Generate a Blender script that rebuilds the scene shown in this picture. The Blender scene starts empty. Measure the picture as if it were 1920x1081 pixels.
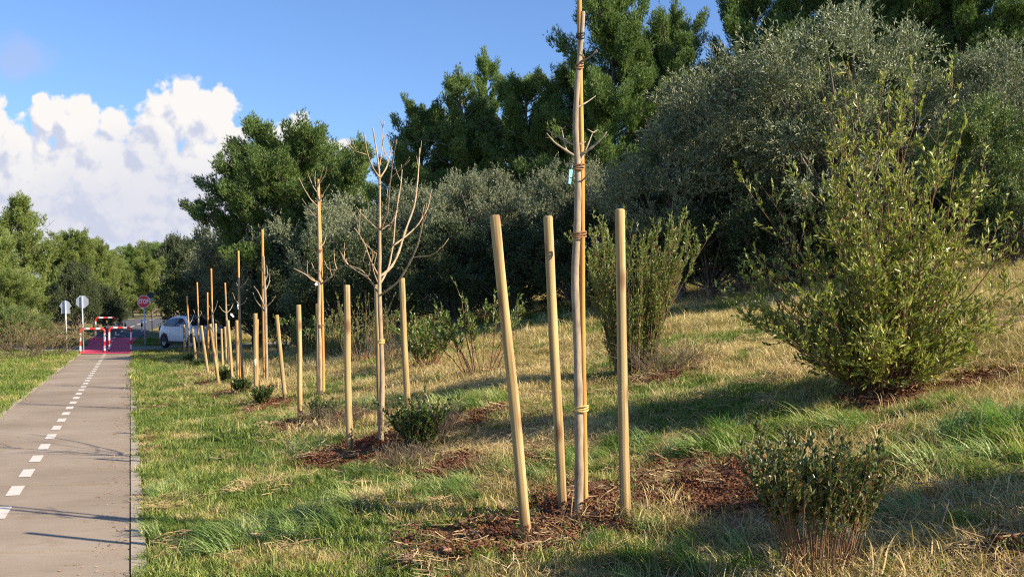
import bpy, math, random
import numpy as np
from mathutils import Vector
R = math.radians
random.seed(7)
rng = np.random.default_rng(11)
SC = bpy.context.scene
COL = SC.collection

# ------------------------------------------------------------------ camera
F = 2000.0          # focal length in pixels of the 1920 wide photograph
HOR = 590.0         # row of the horizon
EYE = 1.6
cam = bpy.data.cameras.new('camera')
cam.sensor_width = 36.0
cam.lens = 36.0 * F / 1920.0
cam.shift_y = (HOR - 540.5) / 1920.0
cam.clip_start = 0.1
cam.clip_end = 9000
co = bpy.data.objects.new('camera', cam)
COL.objects.link(co)
co.location = (0, 0, EYE)
co.rotation_euler = (R(90), 0, 0)
SC.camera = co

# ------------------------------------------------------------------ light
SUN_EL, SUN_AZ = 30.0, -24.0      # azimuth measured from +X, negative = towards the camera
tosun = Vector((math.cos(R(SUN_EL)) * math.cos(R(SUN_AZ)), math.cos(R(SUN_EL)) * math.sin(R(SUN_AZ)), math.sin(R(SUN_EL))))
sl = bpy.data.lights.new('sun', 'SUN')
sl.energy = 5.0
sl.angle = R(0.5)
sl.color = (1.0, 0.86, 0.68)
so = bpy.data.objects.new('sun', sl)
COL.objects.link(so)
so.rotation_euler = tosun.to_track_quat('Z', 'Y').to_euler()
so.location = (20, 0, 30)

w = bpy.data.worlds.new('World')
SC.world = w
w.use_nodes = True
nt = w.node_tree
nt.nodes.clear()
def N(nt, typ, **kw):
    n = nt.nodes.new(typ)
    for k, v in kw.items():
        setattr(n, k, v)
    return n
SKY_TINT = (0.63, 0.77, 1.02)
sky = N(nt, 'ShaderNodeTexSky', sky_type='NISHITA')
sky.sun_disc = False
sky.sun_elevation = R(SUN_EL)
sky.sun_rotation = R(90 - SUN_AZ)
sky.altitude = 100
sky.air_density = 1.0
sky.dust_density = 0.4
sky.ozone_density = 2.2
bg = N(nt, 'ShaderNodeBackground')
bg.inputs['Strength'].default_value = 0.091
wo = N(nt, 'ShaderNodeOutputWorld')
# cumulus bank and grey veil, laid out by direction (tangent of azimuth, tangent of elevation)
L = nt.links.new
def VM(t, op, a, b=None, c=None):
    n = N(t, 'ShaderNodeVectorMath', operation=op)
    for i, v in enumerate((a, b, c)):
        if v is None: continue
        if hasattr(v, 'node'): t.links.new(v, n.inputs[i])
        elif isinstance(v, (int, float)) and op == 'SCALE': n.inputs['Scale'].default_value = v
        else: n.inputs[i].default_value = v
    return n.outputs['Value'] if op in ('LENGTH', 'DOT_PRODUCT', 'DISTANCE') else n.outputs[0]
def MA(t, op, a, b=None, c=None):
    n = N(t, 'ShaderNodeMath', operation=op)
    for i, v in enumerate((a, b, c)):
        if v is None: continue
        if hasattr(v, 'node'): t.links.new(v, n.inputs[i])
        else: n.inputs[i].default_value = v
    return n.outputs[0]
def MR(t, v, a, b, c=0.0, d=1.0):
    n = N(t, 'ShaderNodeMapRange', interpolation_type='SMOOTHSTEP')
    t.links.new(v, n.inputs[0])
    for i, q in enumerate((a, b, c, d)): n.inputs[1 + i].default_value = q
    return n.outputs[0]
def MX(t, f, a, b, mode='MIX'):
    n = N(t, 'ShaderNodeMix', data_type='RGBA', blend_type=mode)
    for sk, v in ((n.inputs[0], f), (n.inputs[6], a), (n.inputs[7], b)):
        if hasattr(v, 'node'): t.links.new(v, sk)
        elif isinstance(v, tuple): sk.default_value = (*v, 1)
        else: sk.default_value = v
    return n.outputs[2]
def NZ(t, v, scale, detail, rough=.55, out=0):
    n = N(t, 'ShaderNodeTexNoise')
    n.inputs['Scale'].default_value = scale; n.inputs['Detail'].default_value = detail; n.inputs['Roughness'].default_value = rough
    t.links.new(v, n.inputs['Vector'])
    return n.outputs[out]
cg = bpy.data.node_groups.new('cloud_density', 'ShaderNodeTree')
cg.interface.new_socket('P', in_out='INPUT', socket_type='NodeSocketVector')
cg.interface.new_socket('D', in_out='OUTPUT', socket_type='NodeSocketFloat')
gi = cg.nodes.new('NodeGroupInput'); go = cg.nodes.new('NodeGroupOutput')
P0 = gi.outputs[0]
wv = VM(cg, 'SUBTRACT', NZ(cg, P0, 16, 3, .5, 1), (.5, .5, .5))
P1 = VM(cg, 'ADD', P0, VM(cg, 'MULTIPLY', wv, (.026, .026, 0)))
CB = [(345, 200, 82, 96), (398, 208, 72, 96), (300, 230, 60, 80), (440, 280, 48, 70), (360, 310, 120, 80), (140, 235, 75, 72), (85, 225, 45, 62), (150, 210, 35, 50), (215, 235, 45, 48), (20, 270, 70, 72), (-10, 230, 40, 70),
      (190, 290, 110, 75), (270, 280, 70, 60), (60, 350, 140, 110), (220, 380, 160, 120), (380, 390, 120, 100), (445, 340, 60, 70), (545, 258, 64, 44), (640, 275, 45, 28), (500, 350, 90, 70), (600, 268, 38, 36), (505, 265, 36, 48), (540, 300, 110, 50),
      (200, 360, 300, 130), (420, 440, 220, 130), (60, 430, 220, 150)]
acc = None
for px, py, rx, ry in CB:
    q = VM(cg, 'SUBTRACT', P1, ((px - 960) / F, (HOR - py) / F, 0))
    q = VM(cg, 'MULTIPLY', q, (F / rx, F / ry, 0))
    v = MA(cg, 'SUBTRACT', 1.0, VM(cg, 'LENGTH', q))
    acc = v if acc is None else MA(cg, 'SMOOTH_MAX', acc, v, .12)
vo = N(cg, 'ShaderNodeTexVoronoi', feature='SMOOTH_F1')
vo.inputs['Scale'].default_value = 46; vo.inputs['Detail'].default_value = 3.0; vo.inputs['Roughness'].default_value = .55
vo.inputs['Smoothness'].default_value = .25
cg.links.new(P1, vo.inputs['Vector'])
bil = MA(cg, 'MULTIPLY', MA(cg, 'SUBTRACT', .42, vo.outputs['Distance']), .45)
fine = MA(cg, 'MULTIPLY', MA(cg, 'SUBTRACT', NZ(cg, P0, 60, 5, .6), .5), .35)
cg.links.new(MA(cg, 'ADD', MA(cg, 'ADD', acc, bil), MA(cg, 'ADD', fine, .10)), go.inputs[0])
tc = N(nt, 'ShaderNodeTexCoord')
sep = N(nt, 'ShaderNodeSeparateXYZ')
L(tc.outputs['Generated'], sep.inputs[0])
yy = MA(nt, 'MAXIMUM', sep.outputs['Y'], .05)
cmb = N(nt, 'ShaderNodeCombineXYZ')
L(MA(nt, 'DIVIDE', sep.outputs['X'], yy), cmb.inputs[0])
el_ = MA(nt, 'DIVIDE', sep.outputs['Z'], yy)
L(el_, cmb.inputs[1])
sx0 = N(nt, 'ShaderNodeSeparateXYZ'); L(cmb.outputs[0], sx0.inputs[0]); N_SX = sx0.outputs[0]
def dens(off):
    g = N(nt, 'ShaderNodeGroup'); g.node_tree = cg
    L(VM(nt, 'ADD', cmb.outputs[0], off), g.inputs[0])
    return g.outputs[0]
d0 = dens((0, 0, 0)); d1 = dens((.0075, .0070, 0)); d2 = dens((.026, .028, 0))
slope = MA(nt, 'ADD', MA(nt, 'MULTIPLY', MA(nt, 'SUBTRACT', d0, d1), 1.5), MA(nt, 'MULTIPLY', MA(nt, 'SUBTRACT', d0, d2), .55))
lit = MR(nt, slope, -.62, .24)
hgt = MR(nt, MA(nt, 'ADD', el_, MA(nt, 'MULTIPLY', MA(nt, 'SUBTRACT', NZ(nt, cmb.outputs[0], 7, 4), .5), .14)), .085, .185)
lit = MA(nt, 'MULTIPLY', lit, MA(nt, 'MULTIPLY_ADD', hgt, .62, .38))
cc = MX(nt, lit, (3.3, 3.5, 4.3), (5.2, 5.05, 4.9))  # sunward and shaded sides of the cloud are put into its colour
mask = MR(nt, d0, .0, .22)
front = MA(nt, 'MULTIPLY', MR(nt, sep.outputs['Y'], .1, .3), MR(nt, N_SX, -.74, -.6))
mask = MA(nt, 'MULTIPLY', mask, front)
# thin veil
vz = NZ(nt, VM(nt, 'MULTIPLY', cmb.outputs[0], (1, 2, 1)), 5, 6)
veil = MA(nt, 'MULTIPLY', MR(nt, el_, .17, .10), MA(nt, 'MULTIPLY', MR(nt, vz, .1, .45), front))
veil = MA(nt, 'MULTIPLY', veil, MR(nt, N_SX, -.11, -.22, 0.0, .92))
pf = VM(nt, 'MULTIPLY', VM(nt, 'SUBTRACT', VM(nt, 'ADD', cmb.outputs[0], VM(nt, 'MULTIPLY', VM(nt, 'SUBTRACT', NZ(nt, cmb.outputs[0], 22, 4, .6, 1), (.5, .5, .5)), (.05, .03, 0))), ((35 - 960) / F, (HOR - 108) / F, 0)), (F / 75, F / 48, 0))
puff = MA(nt, 'MULTIPLY', MR(nt, VM(nt, 'LENGTH', pf), 1.1, .3), .55)
skyc = MX(nt, 1.0, sky.outputs[0], SKY_TINT, 'MULTIPLY')
bg0 = N(nt, 'ShaderNodeBackground'); bg0.inputs['Strength'].default_value = bg.inputs['Strength'].default_value
L(skyc, bg0.inputs['Color'])
sx = N(nt, 'ShaderNodeSeparateXYZ'); L(cmb.outputs[0], sx.inputs[0])
sector = MA(nt, 'MULTIPLY', MA(nt, 'GREATER_THAN', sep.outputs['Y'], .1), MA(nt, 'MULTIPLY', MA(nt, 'LESS_THAN', sx.outputs[0], -.1), MA(nt, 'MULTIPLY', MA(nt, 'GREATER_THAN', sx.outputs[0], -.75), MA(nt, 'LESS_THAN', el_, .34))))
msh = N(nt, 'ShaderNodeMixShader'); L(sector, msh.inputs[0]); L(bg0.outputs[0], msh.inputs[1]); L(bg.outputs[0], msh.inputs[2])
c = MX(nt, puff, skyc, (2.6, 3.0, 4.3))
c = MX(nt, veil, c, (3.7, 4.0, 5.0))
c = MX(nt, mask, c, cc)
L(c, bg.inputs['Color'])
L(msh.outputs[0], wo.inputs['Surface'])

SC.view_settings.view_transform = 'Standard'
SC.view_settings.look = 'None'
SC.view_settings.exposure = 1.05
SC.view_settings.gamma = 1
SC.cycles.max_bounces = 6
SC.cycles.transparent_max_bounces = 12
SC.cycles.use_denoising = False
SC.cycles.filter_width = 1.1

# ------------------------------------------------------------------ terrain
PU = np.array([0.9416, 0.3367])      # across the path, to the right
PS = np.array([-0.3367, 0.9416])     # along the path
def us(x, y):
    return x * PU[0] + y * PU[1], x * PS[0] + y * PS[1]
def xy(u, s):
    return u * PU[0] + s * PS[0], u * PU[1] + s * PS[1]
def sst(t):
    t = np.clip(t, 0, 1)
    return t * t * (3 - 2 * t)
def softplus(x, k=0.35):
    return k * np.logaddexp(0, x / k)
def _hash(i, j, seed):
    h = (i.astype(np.int64) * 374761393 + j.astype(np.int64) * 668265263 + seed * 1442695041) & 0x7fffffff
    h = ((h ^ (h >> 13)) * 1274126177) & 0x7fffffff
    h = h ^ (h >> 16)
    return (h & 0xffff) / 65535.0
def vnoise(x, y, seed=0):
    x = np.asarray(x, float); y = np.asarray(y, float)
    i = np.floor(x); j = np.floor(y)
    fx = x - i; fy = y - j
    fx = fx * fx * (3 - 2 * fx); fy = fy * fy * (3 - 2 * fy)
    i = i.astype(int); j = j.astype(int)
    a = _hash(i, j, seed); b = _hash(i + 1, j, seed); c = _hash(i, j + 1, seed); d = _hash(i + 1, j + 1, seed)
    return (a * (1 - fx) + b * fx) * (1 - fy) + (c * (1 - fx) + d * fx) * fy
def fbm(x, y, seed=0, o=4):
    r = 0; a = 0.5
    for k in range(o):
        r = r + a * vnoise(np.asarray(x) * 2 ** k + 17.3 * k, np.asarray(y) * 2 ** k - 9.1 * k, seed + k)
        a *= 0.5
    return r / (1 - 0.5 ** o)
def rise(s):
    return np.minimum(0.06 * softplus(s - 53.5, 1.2), 1.3 + 0.01 * np.maximum(s - 76, 0))
def hz0(x, y):
    x = np.asarray(x, float); y = np.asarray(y, float)
    u, s = us(x, y)
    z = 0.22 * np.clip((44 - s) / 36, 0, 1) * sst(u / 2.4)
    k = 0.035 + 0.155 * (1 - sst((s - 20 - 2.2 * np.maximum(u - 4, 0)) / 24))
    t = softplus(u - 2.1)
    t = np.where(t > 26, 26 + 0.3 * (t - 26), t)
    z = z + k * t + rise(s)
    tl = softplus(-u - 4.0)
    z = z + 0.10 * np.minimum(tl, 12)
    return z
SOIL_MOUNDS = []
def hz(x, y):
    x = np.asarray(x, float); y = np.asarray(y, float)
    u, s = us(x, y)
    z = hz0(x, y)
    amp = 0.10 * sst((u - 0.15) / 1.8) * (1 - 0.6 * sst((s - 30) / 20)) + 0.03 * sst((-u - 2.2) / 2)
    b = (vnoise(x * 0.9, y * 0.9, 3) - 0.5) * 1.1 + (vnoise(x * 2.3, y * 2.3, 5) - 0.5) * 0.7 + (vnoise(x * 5.5, y * 5.5, 8) - 0.5) * 0.3
    z = z + amp * b
    return z
HZF = hz
def ray(px, py):
    """point of the terrain seen at a pixel of the photograph"""
    Y = np.concatenate([np.arange(2.5, 20, 0.02), np.arange(20, 140, 0.1)])
    X = (px - 960) / F * Y
    Z = EYE - (py - HOR) / F * Y
    d = Z - HZF(X, Y)
    i = int(np.argmax(d < 0)) if (d < 0).any() else len(Y) - 1
    return Vector((X[i], Y[i], float(HZF(X[i], Y[i]))))
def at(px, py, Y):
    return Vector(((px - 960) / F * Y, Y, EYE - (py - HOR) / F * Y))

# ------------------------------------------------------------------ object helpers
def props(o, label=None, cat=None, group=None, kind=None):
    if label: o['label'] = label
    if cat: o['category'] = cat
    if group: o['group'] = group
    if kind: o['kind'] = kind
    return o
def empty(name, loc, label, cat, group=None, rz=0):
    o = bpy.data.objects.new(name, None)
    COL.objects.link(o)
    o.location = loc
    o.rotation_euler = (0, 0, rz)
    o.empty_display_size = 0.2
    return props(o, label, cat, group)
class MB:
    def __init__(self):
        self.v = []; self.f = []; self.n = 0; self.sm = []
    def add(self, V, Fs, smooth=False):
        V = np.asarray(V, float).reshape(-1, 3)
        if not isinstance(Fs, (list, tuple)): Fs = [Fs]
        for q in Fs:
            q = np.asarray(q, int)
            if q.size:
                self.f.append(q + self.n); self.sm.append(smooth)
        self.v.append(V); self.n += len(V)
        return self
    def mesh(self, name, mats):
        V = np.concatenate(self.v)
        me = bpy.data.meshes.new(name)
        me.vertices.add(len(V))
        me.vertices.foreach_set('co', V.astype(np.float32).ravel())
        loops = np.concatenate([q.ravel() for q in self.f])
        tot = np.concatenate([np.full(len(q), q.shape[1]) for q in self.f])
        sm = np.concatenate([np.full(len(q), s) for q, s in zip(self.f, self.sm)])
        st = np.concatenate([[0], np.cumsum(tot)[:-1]])
        me.loops.add(len(loops))
        me.loops.foreach_set('vertex_index', loops.astype(np.int32))
        me.polygons.add(len(tot))
        me.polygons.foreach_set('loop_start', st.astype(np.int32))
        me.polygons.foreach_set('use_smooth', sm.astype(bool))
        me.update(calc_edges=True)
        me.validate()
        for m in (mats if isinstance(mats, (list, tuple)) else [mats]):
            me.materials.append(m)
        return me
    def build(self, name, mats, parent=None, loc=None):
        o = bpy.data.objects.new(name, self.mesh(name, mats))
        COL.objects.link(o)
        if parent: o.parent = parent
        if loc is not None: o.location = loc
        return o
def link_mesh(name, me, parent=None):
    o = bpy.data.objects.new(name, me)
    COL.objects.link(o)
    if parent: o.parent = parent
    return o
def unit(a):
    a = np.asarray(a, float)
    return a / np.maximum(np.linalg.norm(a, axis=-1, keepdims=True), 1e-9)
def tube(P, rad, sides=8, cap=True, wob=0.0):
    P = np.asarray(P, float); n = len(P)
    rad = np.broadcast_to(np.asarray(rad, float), (n,))
    T = np.gradient(P, axis=0); T = unit(T)
    ref = np.eye(3)[int(np.argmin(np.abs(T).max(0)))]
    A = unit(np.cross(T, ref)); B = np.cross(T, A)
    a = np.linspace(0, 2 * np.pi, sides, endpoint=False)
    rr = rad[:, None] * (1 + (wob * rng.standard_normal((n, sides)) if wob else 0))
    V = P[:, None, :] + (np.cos(a)[None, :, None] * A[:, None, :] + np.sin(a)[None, :, None] * B[:, None, :]) * np.broadcast_to(rr, (n, sides))[:, :, None]
    V = V.reshape(-1, 3)
    i = np.arange(n - 1)[:, None] * sides; k = np.arange(sides)[None, :]; k2 = (k + 1) % sides
    Q = np.stack([i + k, i + k2, i + sides + k2, i + sides + k], -1).reshape(-1, 4)
    Fs = [Q]
    if cap:
        V = np.concatenate([V, P[:1], P[-1:]])
        kk = np.arange(sides); k3 = (kk + 1) % sides
        Fs.append(np.stack([np.full(sides, n * sides), k3, kk], -1))
        b = (n - 1) * sides
        Fs.append(np.stack([np.full(sides, n * sides + 1), b + kk, b + k3], -1))
    return V, Fs
def resample(P, n):
    P = np.asarray(P, float)
    d = np.concatenate([[0], np.cumsum(np.linalg.norm(np.diff(P, axis=0), axis=1))])
    t = np.linspace(0, d[-1], n)
    Q = np.stack([np.interp(t, d, P[:, k]) for k in range(3)], -1)
    for _ in range(2):
        Q[1:-1] = Q[1:-1] * 0.5 + (Q[:-2] + Q[2:]) * 0.25
    return Q
def box(c, s, rz=0):
    c = np.asarray(c, float); s = np.asarray(s, float) / 2
    V = np.array([[x, y, z] for z in (-1, 1) for y in (-1, 1) for x in (-1, 1)], float) * s
    if rz:
        V = V @ np.array([[math.cos(rz), math.sin(rz), 0], [-math.sin(rz), math.cos(rz), 0], [0, 0, 1]])
    Fq = np.array([[0, 2, 3, 1], [4, 5, 7, 6], [0, 1, 5, 4], [2, 6, 7, 3], [0, 4, 6, 2], [1, 3, 7, 5]])
    return V + c, Fq
def leaf_arrays(P, D, Nn, Ln, Wd, fold=0.25):
    n = len(P)
    D = unit(D); S = unit(np.cross(D, Nn)); U = np.cross(S, D)
    Ln = np.broadcast_to(Ln, (n,))[:, None]; Wd = np.broadcast_to(Wd, (n,))[:, None]
    mid = P + D * Ln * 0.45
    V = np.stack([P, mid + S * Wd * 0.5 + U * Wd * fold, P + D * Ln - U * Ln * 0.06, mid - S * Wd * 0.5 + U * Wd * fold], 1).reshape(-1, 3)
    Fq = np.arange(n * 4).reshape(n, 4)
    return V, Fq
def needle_arrays(P, D, Ln, Wd):
    n = len(P)
    D = unit(D); S = unit(np.cross(D, rng.standard_normal((n, 3))))
    Ln = np.broadcast_to(Ln, (n,))[:, None]
    V = np.stack([P - S * Wd / 2, P + S * Wd / 2, P + D * Ln], 1).reshape(-1, 3)
    return V, np.arange(n * 3).reshape(n, 3)
def sph(n):
    return unit(rng.standard_normal((n, 3)))

# ------------------------------------------------------------------ materials
def mat(name):
    m = bpy.data.materials.new(name)
    m.use_nodes = True
    n = m.node_tree
    n.nodes.clear()
    o = N(n, 'ShaderNodeOutputMaterial')
    b = N(n, 'ShaderNodeBsdfPrincipled')
    n.links.new(b.outputs[0], o.inputs[0])
    return m, n, b, o
def ramp(n, cols, src, pos=None):
    r = N(n, 'ShaderNodeValToRGB')
    e = r.color_ramp.elements
    pos = pos or [i / (len(cols) - 1) for i in range(len(cols))]
    while len(e) < len(cols): e.new(0.5)
    for i, c in enumerate(cols):
        e[i].position = pos[i]; e[i].color = (*c, 1)
    n.links.new(src, r.inputs[0])
    return r.outputs[0]
def noise(n, scale, detail=4, rough=0.55, coord='Object', stretch=None, out=0):
    t = N(n, 'ShaderNodeTexCoord')
    z = N(n, 'ShaderNodeTexNoise')
    z.inputs['Scale'].default_value = scale
    z.inputs['Detail'].default_value = detail
    z.inputs['Roughness'].default_value = rough
    v = t.outputs[coord]
    if stretch:
        p = N(n, 'ShaderNodeMapping')
        p.inputs['Scale'].default_value = stretch
        n.links.new(v, p.inputs[0]); v = p.outputs[0]
    n.links.new(v, z.inputs['Vector'])
    return z.outputs[out]
def mixc(n, f, a, b, mode='MIX'):
    x = N(n, 'ShaderNodeMix', data_type='RGBA', blend_type=mode)
    for s, v in ((x.inputs[0], f), (x.inputs[6], a), (x.inputs[7], b)):
        if hasattr(v, 'node'): n.links.new(v, s)
        elif isinstance(v, tuple): s.default_value = (*v, 1)
        else: s.default_value = v
    return x.outputs[2]
def bump(n, b, h, strength=0.4, dist=0.02):
    u = N(n, 'ShaderNodeBump')
    u.inputs['Strength'].default_value = strength
    u.inputs['Distance'].default_value = dist
    n.links.new(h, u.inputs['Height'])
    n.links.new(u.outputs[0], b.inputs['Normal'])
def plain(name, col, rough=0.5, metal=0.0, spec=0.5, var=0.12, scale=14):
    m, n, b, o = mat(name)
    z = noise(n, scale, 5)
    c = mixc(n, z, tuple(max(0, k * (1 - var)) for k in col), tuple(k * (1 + var) for k in col))
    n.links.new(c, b.inputs['Base Color'])
    b.inputs['Roughness'].default_value = rough
    b.inputs['Metallic'].default_value = metal
    b.inputs['Specular IOR Level'].default_value = spec
    return m
def leafmat(name, cols, trans=0.3, rough=0.55, spec=0.35, attr=None, pos=None, objvar=0.25):
    """foliage: every leaf has its own tone, light passes through it"""
    m, n, b, o = mat(name)
    if attr:
        a = N(n, 'ShaderNodeAttribute', attribute_name=attr, attribute_type='INSTANCER')
        g = N(n, 'ShaderNodeNewGeometry')
        mm = N(n, 'ShaderNodeMath', operation='MULTIPLY_ADD')
        n.links.new(g.outputs['Random Per Island'], mm.inputs[0])
        mm.inputs[1].default_value = 0.45
        n.links.new(a.outputs['Fac'], mm.inputs[2])
        src = mm.outputs[0]
    else:
        g = N(n, 'ShaderNodeNewGeometry')
        src = g.outputs['Random Per Island']
    c = ramp(n, cols, src, pos)
    oi = N(n, 'ShaderNodeObjectInfo')
    hv = N(n, 'ShaderNodeHueSaturation')
    ma = N(n, 'ShaderNodeMath', operation='MULTIPLY_ADD')
    n.links.new(oi.outputs['Random'], ma.inputs[0])
    ma.inputs[1].default_value = objvar
    ma.inputs[2].default_value = 1 - objvar / 2
    n.links.new(ma.outputs[0], hv.inputs['Value'])
    n.links.new(c, hv.inputs['Color'])
    c = hv.outputs[0]
    n.links.new(c, b.inputs['Base Color'])
    b.inputs['Roughness'].default_value = rough
    b.inputs['Specular IOR Level'].default_value = spec
    t = N(n, 'ShaderNodeBsdfTranslucent')
    tcx = mixc(n, 1.0, c, (1.0, 1.15, 0.6), 'MULTIPLY')
    n.links.new(tcx, t.inputs['Color'])
    x = N(n, 'ShaderNodeMixShader')
    x.inputs[0].default_value = trans
    n.links.new(b.outputs[0], x.inputs[1])
    n.links.new(t.outputs[0], x.inputs[2])
    n.links.new(x.outputs[0], o.inputs[0])
    return m
def barkmat(name, cols, scale=9, stretch=(1, 1, 0.2), strength=0.5, dist=0.015):
    m, n, b, o = mat(name)
    z = noise(n, scale, 6, 0.65, stretch=stretch)
    c = ramp(n, cols, z, [0.3 + 0.4 * i / (len(cols) - 1) for i in range(len(cols))])
    n.links.new(c, b.inputs['Base Color'])
    b.inputs['Roughness'].default_value = 0.85
    b.inputs['Specular IOR Level'].default_value = 0.2
    bump(n, b, z, strength, dist)
    return m
M = {}
M['pine'] = leafmat('pine_needles', [(0.077, 0.134, 0.040), (0.149, 0.225, 0.062), (0.238, 0.324, 0.090)], 0.25)
M['pine_light'] = leafmat('young_pine_needles', [(0.126, 0.175, 0.050), (0.225, 0.285, 0.076), (0.332, 0.376, 0.107)], 0.3)
M['olive'] = leafmat('olive_leaves', [(0.103, 0.130, 0.064), (0.204, 0.232, 0.125), (0.399, 0.415, 0.258)], 0.15, 0.5, 0.45, pos=[0, .55, 1])
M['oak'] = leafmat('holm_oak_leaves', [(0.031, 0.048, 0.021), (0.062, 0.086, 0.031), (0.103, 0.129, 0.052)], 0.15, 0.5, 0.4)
M['laurel'] = leafmat('laurel_leaves', [(0.079, 0.125, 0.035), (0.146, 0.208, 0.054), (0.250, 0.291, 0.096)], 0.22, 0.45, 0.5)
M['bush'] = leafmat('bush_leaves', [(0.158, 0.193, 0.039), (0.324, 0.364, 0.073), (0.564, 0.543, 0.157)], 0.30, 0.4, 0.55, pos=[0, .6, 1])
M['broom'] = leafmat('shrub_leaves', [(0.095, 0.129, 0.029), (0.212, 0.253, 0.055), (0.340, 0.382, 0.116)], 0.3, 0.45, 0.5)
M['arbutus'] = leafmat('arbutus_leaves', [(0.072, 0.134, 0.030), (0.162, 0.234, 0.050), (0.270, 0.324, 0.083)], 0.28, 0.35, 0.6)
M['box'] = leafmat('boxwood_leaves', [(0.040, 0.077, 0.022), (0.082, 0.137, 0.033), (0.137, 0.182, 0.047)], 0.2, 0.4, 0.5)
M['fore'] = leafmat('small_glossy_leaves', [(0.042, 0.069, 0.023), (0.094, 0.127, 0.038), (0.207, 0.218, 0.085), (0.302, 0.164, 0.051)], 0.2, 0.35, 0.6, pos=[0, .45, .85, 1])
M['dead'] = leafmat('dry_twigs', [(.10, .075, .05), (.17, .13, .09), (.24, .19, .13)], 0.1, 0.8, 0.2)
M['scrub'] = leafmat('scrub_leaves', [(0.119, 0.105, 0.052), (0.182, 0.175, 0.065), (0.280, 0.224, 0.104), (0.350, 0.182, 0.091)], .2, .7, .2)
M['bark'] = barkmat('pine_bark', [(.07, .056, .047), (.16, .13, .105), (.27, .23, .19)], 6)
M['graybark'] = barkmat('sapling_bark', [(.15, .115, .08), (.30, .24, .165), (.42, .35, .25)], 16, (1, 1, 0.35), 0.6, 0.006)
M['tanbark'] = barkmat('pale_sapling_bark', [(.22, .15, .085), (.38, .275, .165), (.50, .385, .25)], 18, (1, 1, 0.3), 0.5, 0.005)
M['twig'] = barkmat('reddish_stems', [(.10, .055, .03), (.20, .11, .06), (.30, .19, .11)], 20)
M['cane'] = barkmat('cane_wood', [(.42, .19, .045), (.56, .28, .075), (.66, .37, .12)], 7, (2, 2, 0.12), 0.3, 0.003)

def postmat():
    m, n, b, o = mat('turned_pine_wood')
    oi = N(n, 'ShaderNodeObjectInfo')
    t = N(n, 'ShaderNodeTexCoord')
    vadd = N(n, 'ShaderNodeVectorMath', operation='MULTIPLY_ADD')
    cmb = N(n, 'ShaderNodeCombineXYZ')
    for k in range(3): n.links.new(oi.outputs['Random'], cmb.inputs[k])
    n.links.new(cmb.outputs[0], vadd.inputs[0])
    vadd.inputs[1].default_value = (37, 53, 71)
    n.links.new(t.outputs['Object'], vadd.inputs[2])
    def nz(scale, stretch, detail=4):
        p = N(n, 'ShaderNodeMapping'); p.inputs['Scale'].default_value = stretch
        z = N(n, 'ShaderNodeTexNoise'); z.inputs['Scale'].default_value = scale; z.inputs['Detail'].default_value = detail
        n.links.new(vadd.outputs[0], p.inputs[0]); n.links.new(p.outputs[0], z.inputs['Vector'])
        return z.outputs[0]
    grain = nz(30, (1.6, 1.6, 0.05), 5)
    tone = nz(4.2, (2.4, 2.4, 0.5), 5)
    c = ramp(n, [(.19, .125, .052), (.41, .312, .150), (.56, .45, .245)], grain, [.3, .5, .7])
    c = mixc(n, tone, mixc(n, 1.0, c, (.66, .67, .72), 'MULTIPLY'), mixc(n, 1.0, c, (1.22, 1.08, .84), 'MULTIPLY'))
    # knots
    p = N(n, 'ShaderNodeMapping'); p.inputs['Scale'].default_value = (6, 6, 3.0)
    v = N(n, 'ShaderNodeTexVoronoi'); v.inputs['Scale'].default_value = 1.0
    n.links.new(vadd.outputs[0], p.inputs[0]); n.links.new(p.outputs[0], v.inputs['Vector'])
    k = N(n, 'ShaderNodeMapRange', interpolation_type='SMOOTHSTEP'); k.inputs[1].default_value = .31; k.inputs[2].default_value = .09
    n.links.new(v.outputs['Distance'], k.inputs[0])
    c = mixc(n, k.outputs[0], c, (.20, .105, .05))
    dirt = N(n, 'ShaderNodeSeparateXYZ'); n.links.new(t.outputs['Object'], dirt.inputs[0])
    dm = N(n, 'ShaderNodeMapRange', interpolation_type='SMOOTHSTEP'); dm.inputs[1].default_value = .16; dm.inputs[2].default_value = 0.0; dm.inputs[4].default_value = .55
    n.links.new(dirt.outputs['Z'], dm.inputs[0])
    c = mixc(n, dm.outputs[0], c, (.16, .09, .05))
    n.links.new(c, b.inputs['Base Color'])
    b.inputs['Roughness'].default_value = 0.75
    b.inputs['Specular IOR Level'].default_value = 0.25
    bump(n, b, grain, 0.35, 0.004)
    return m
M['post'] = postmat()

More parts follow.
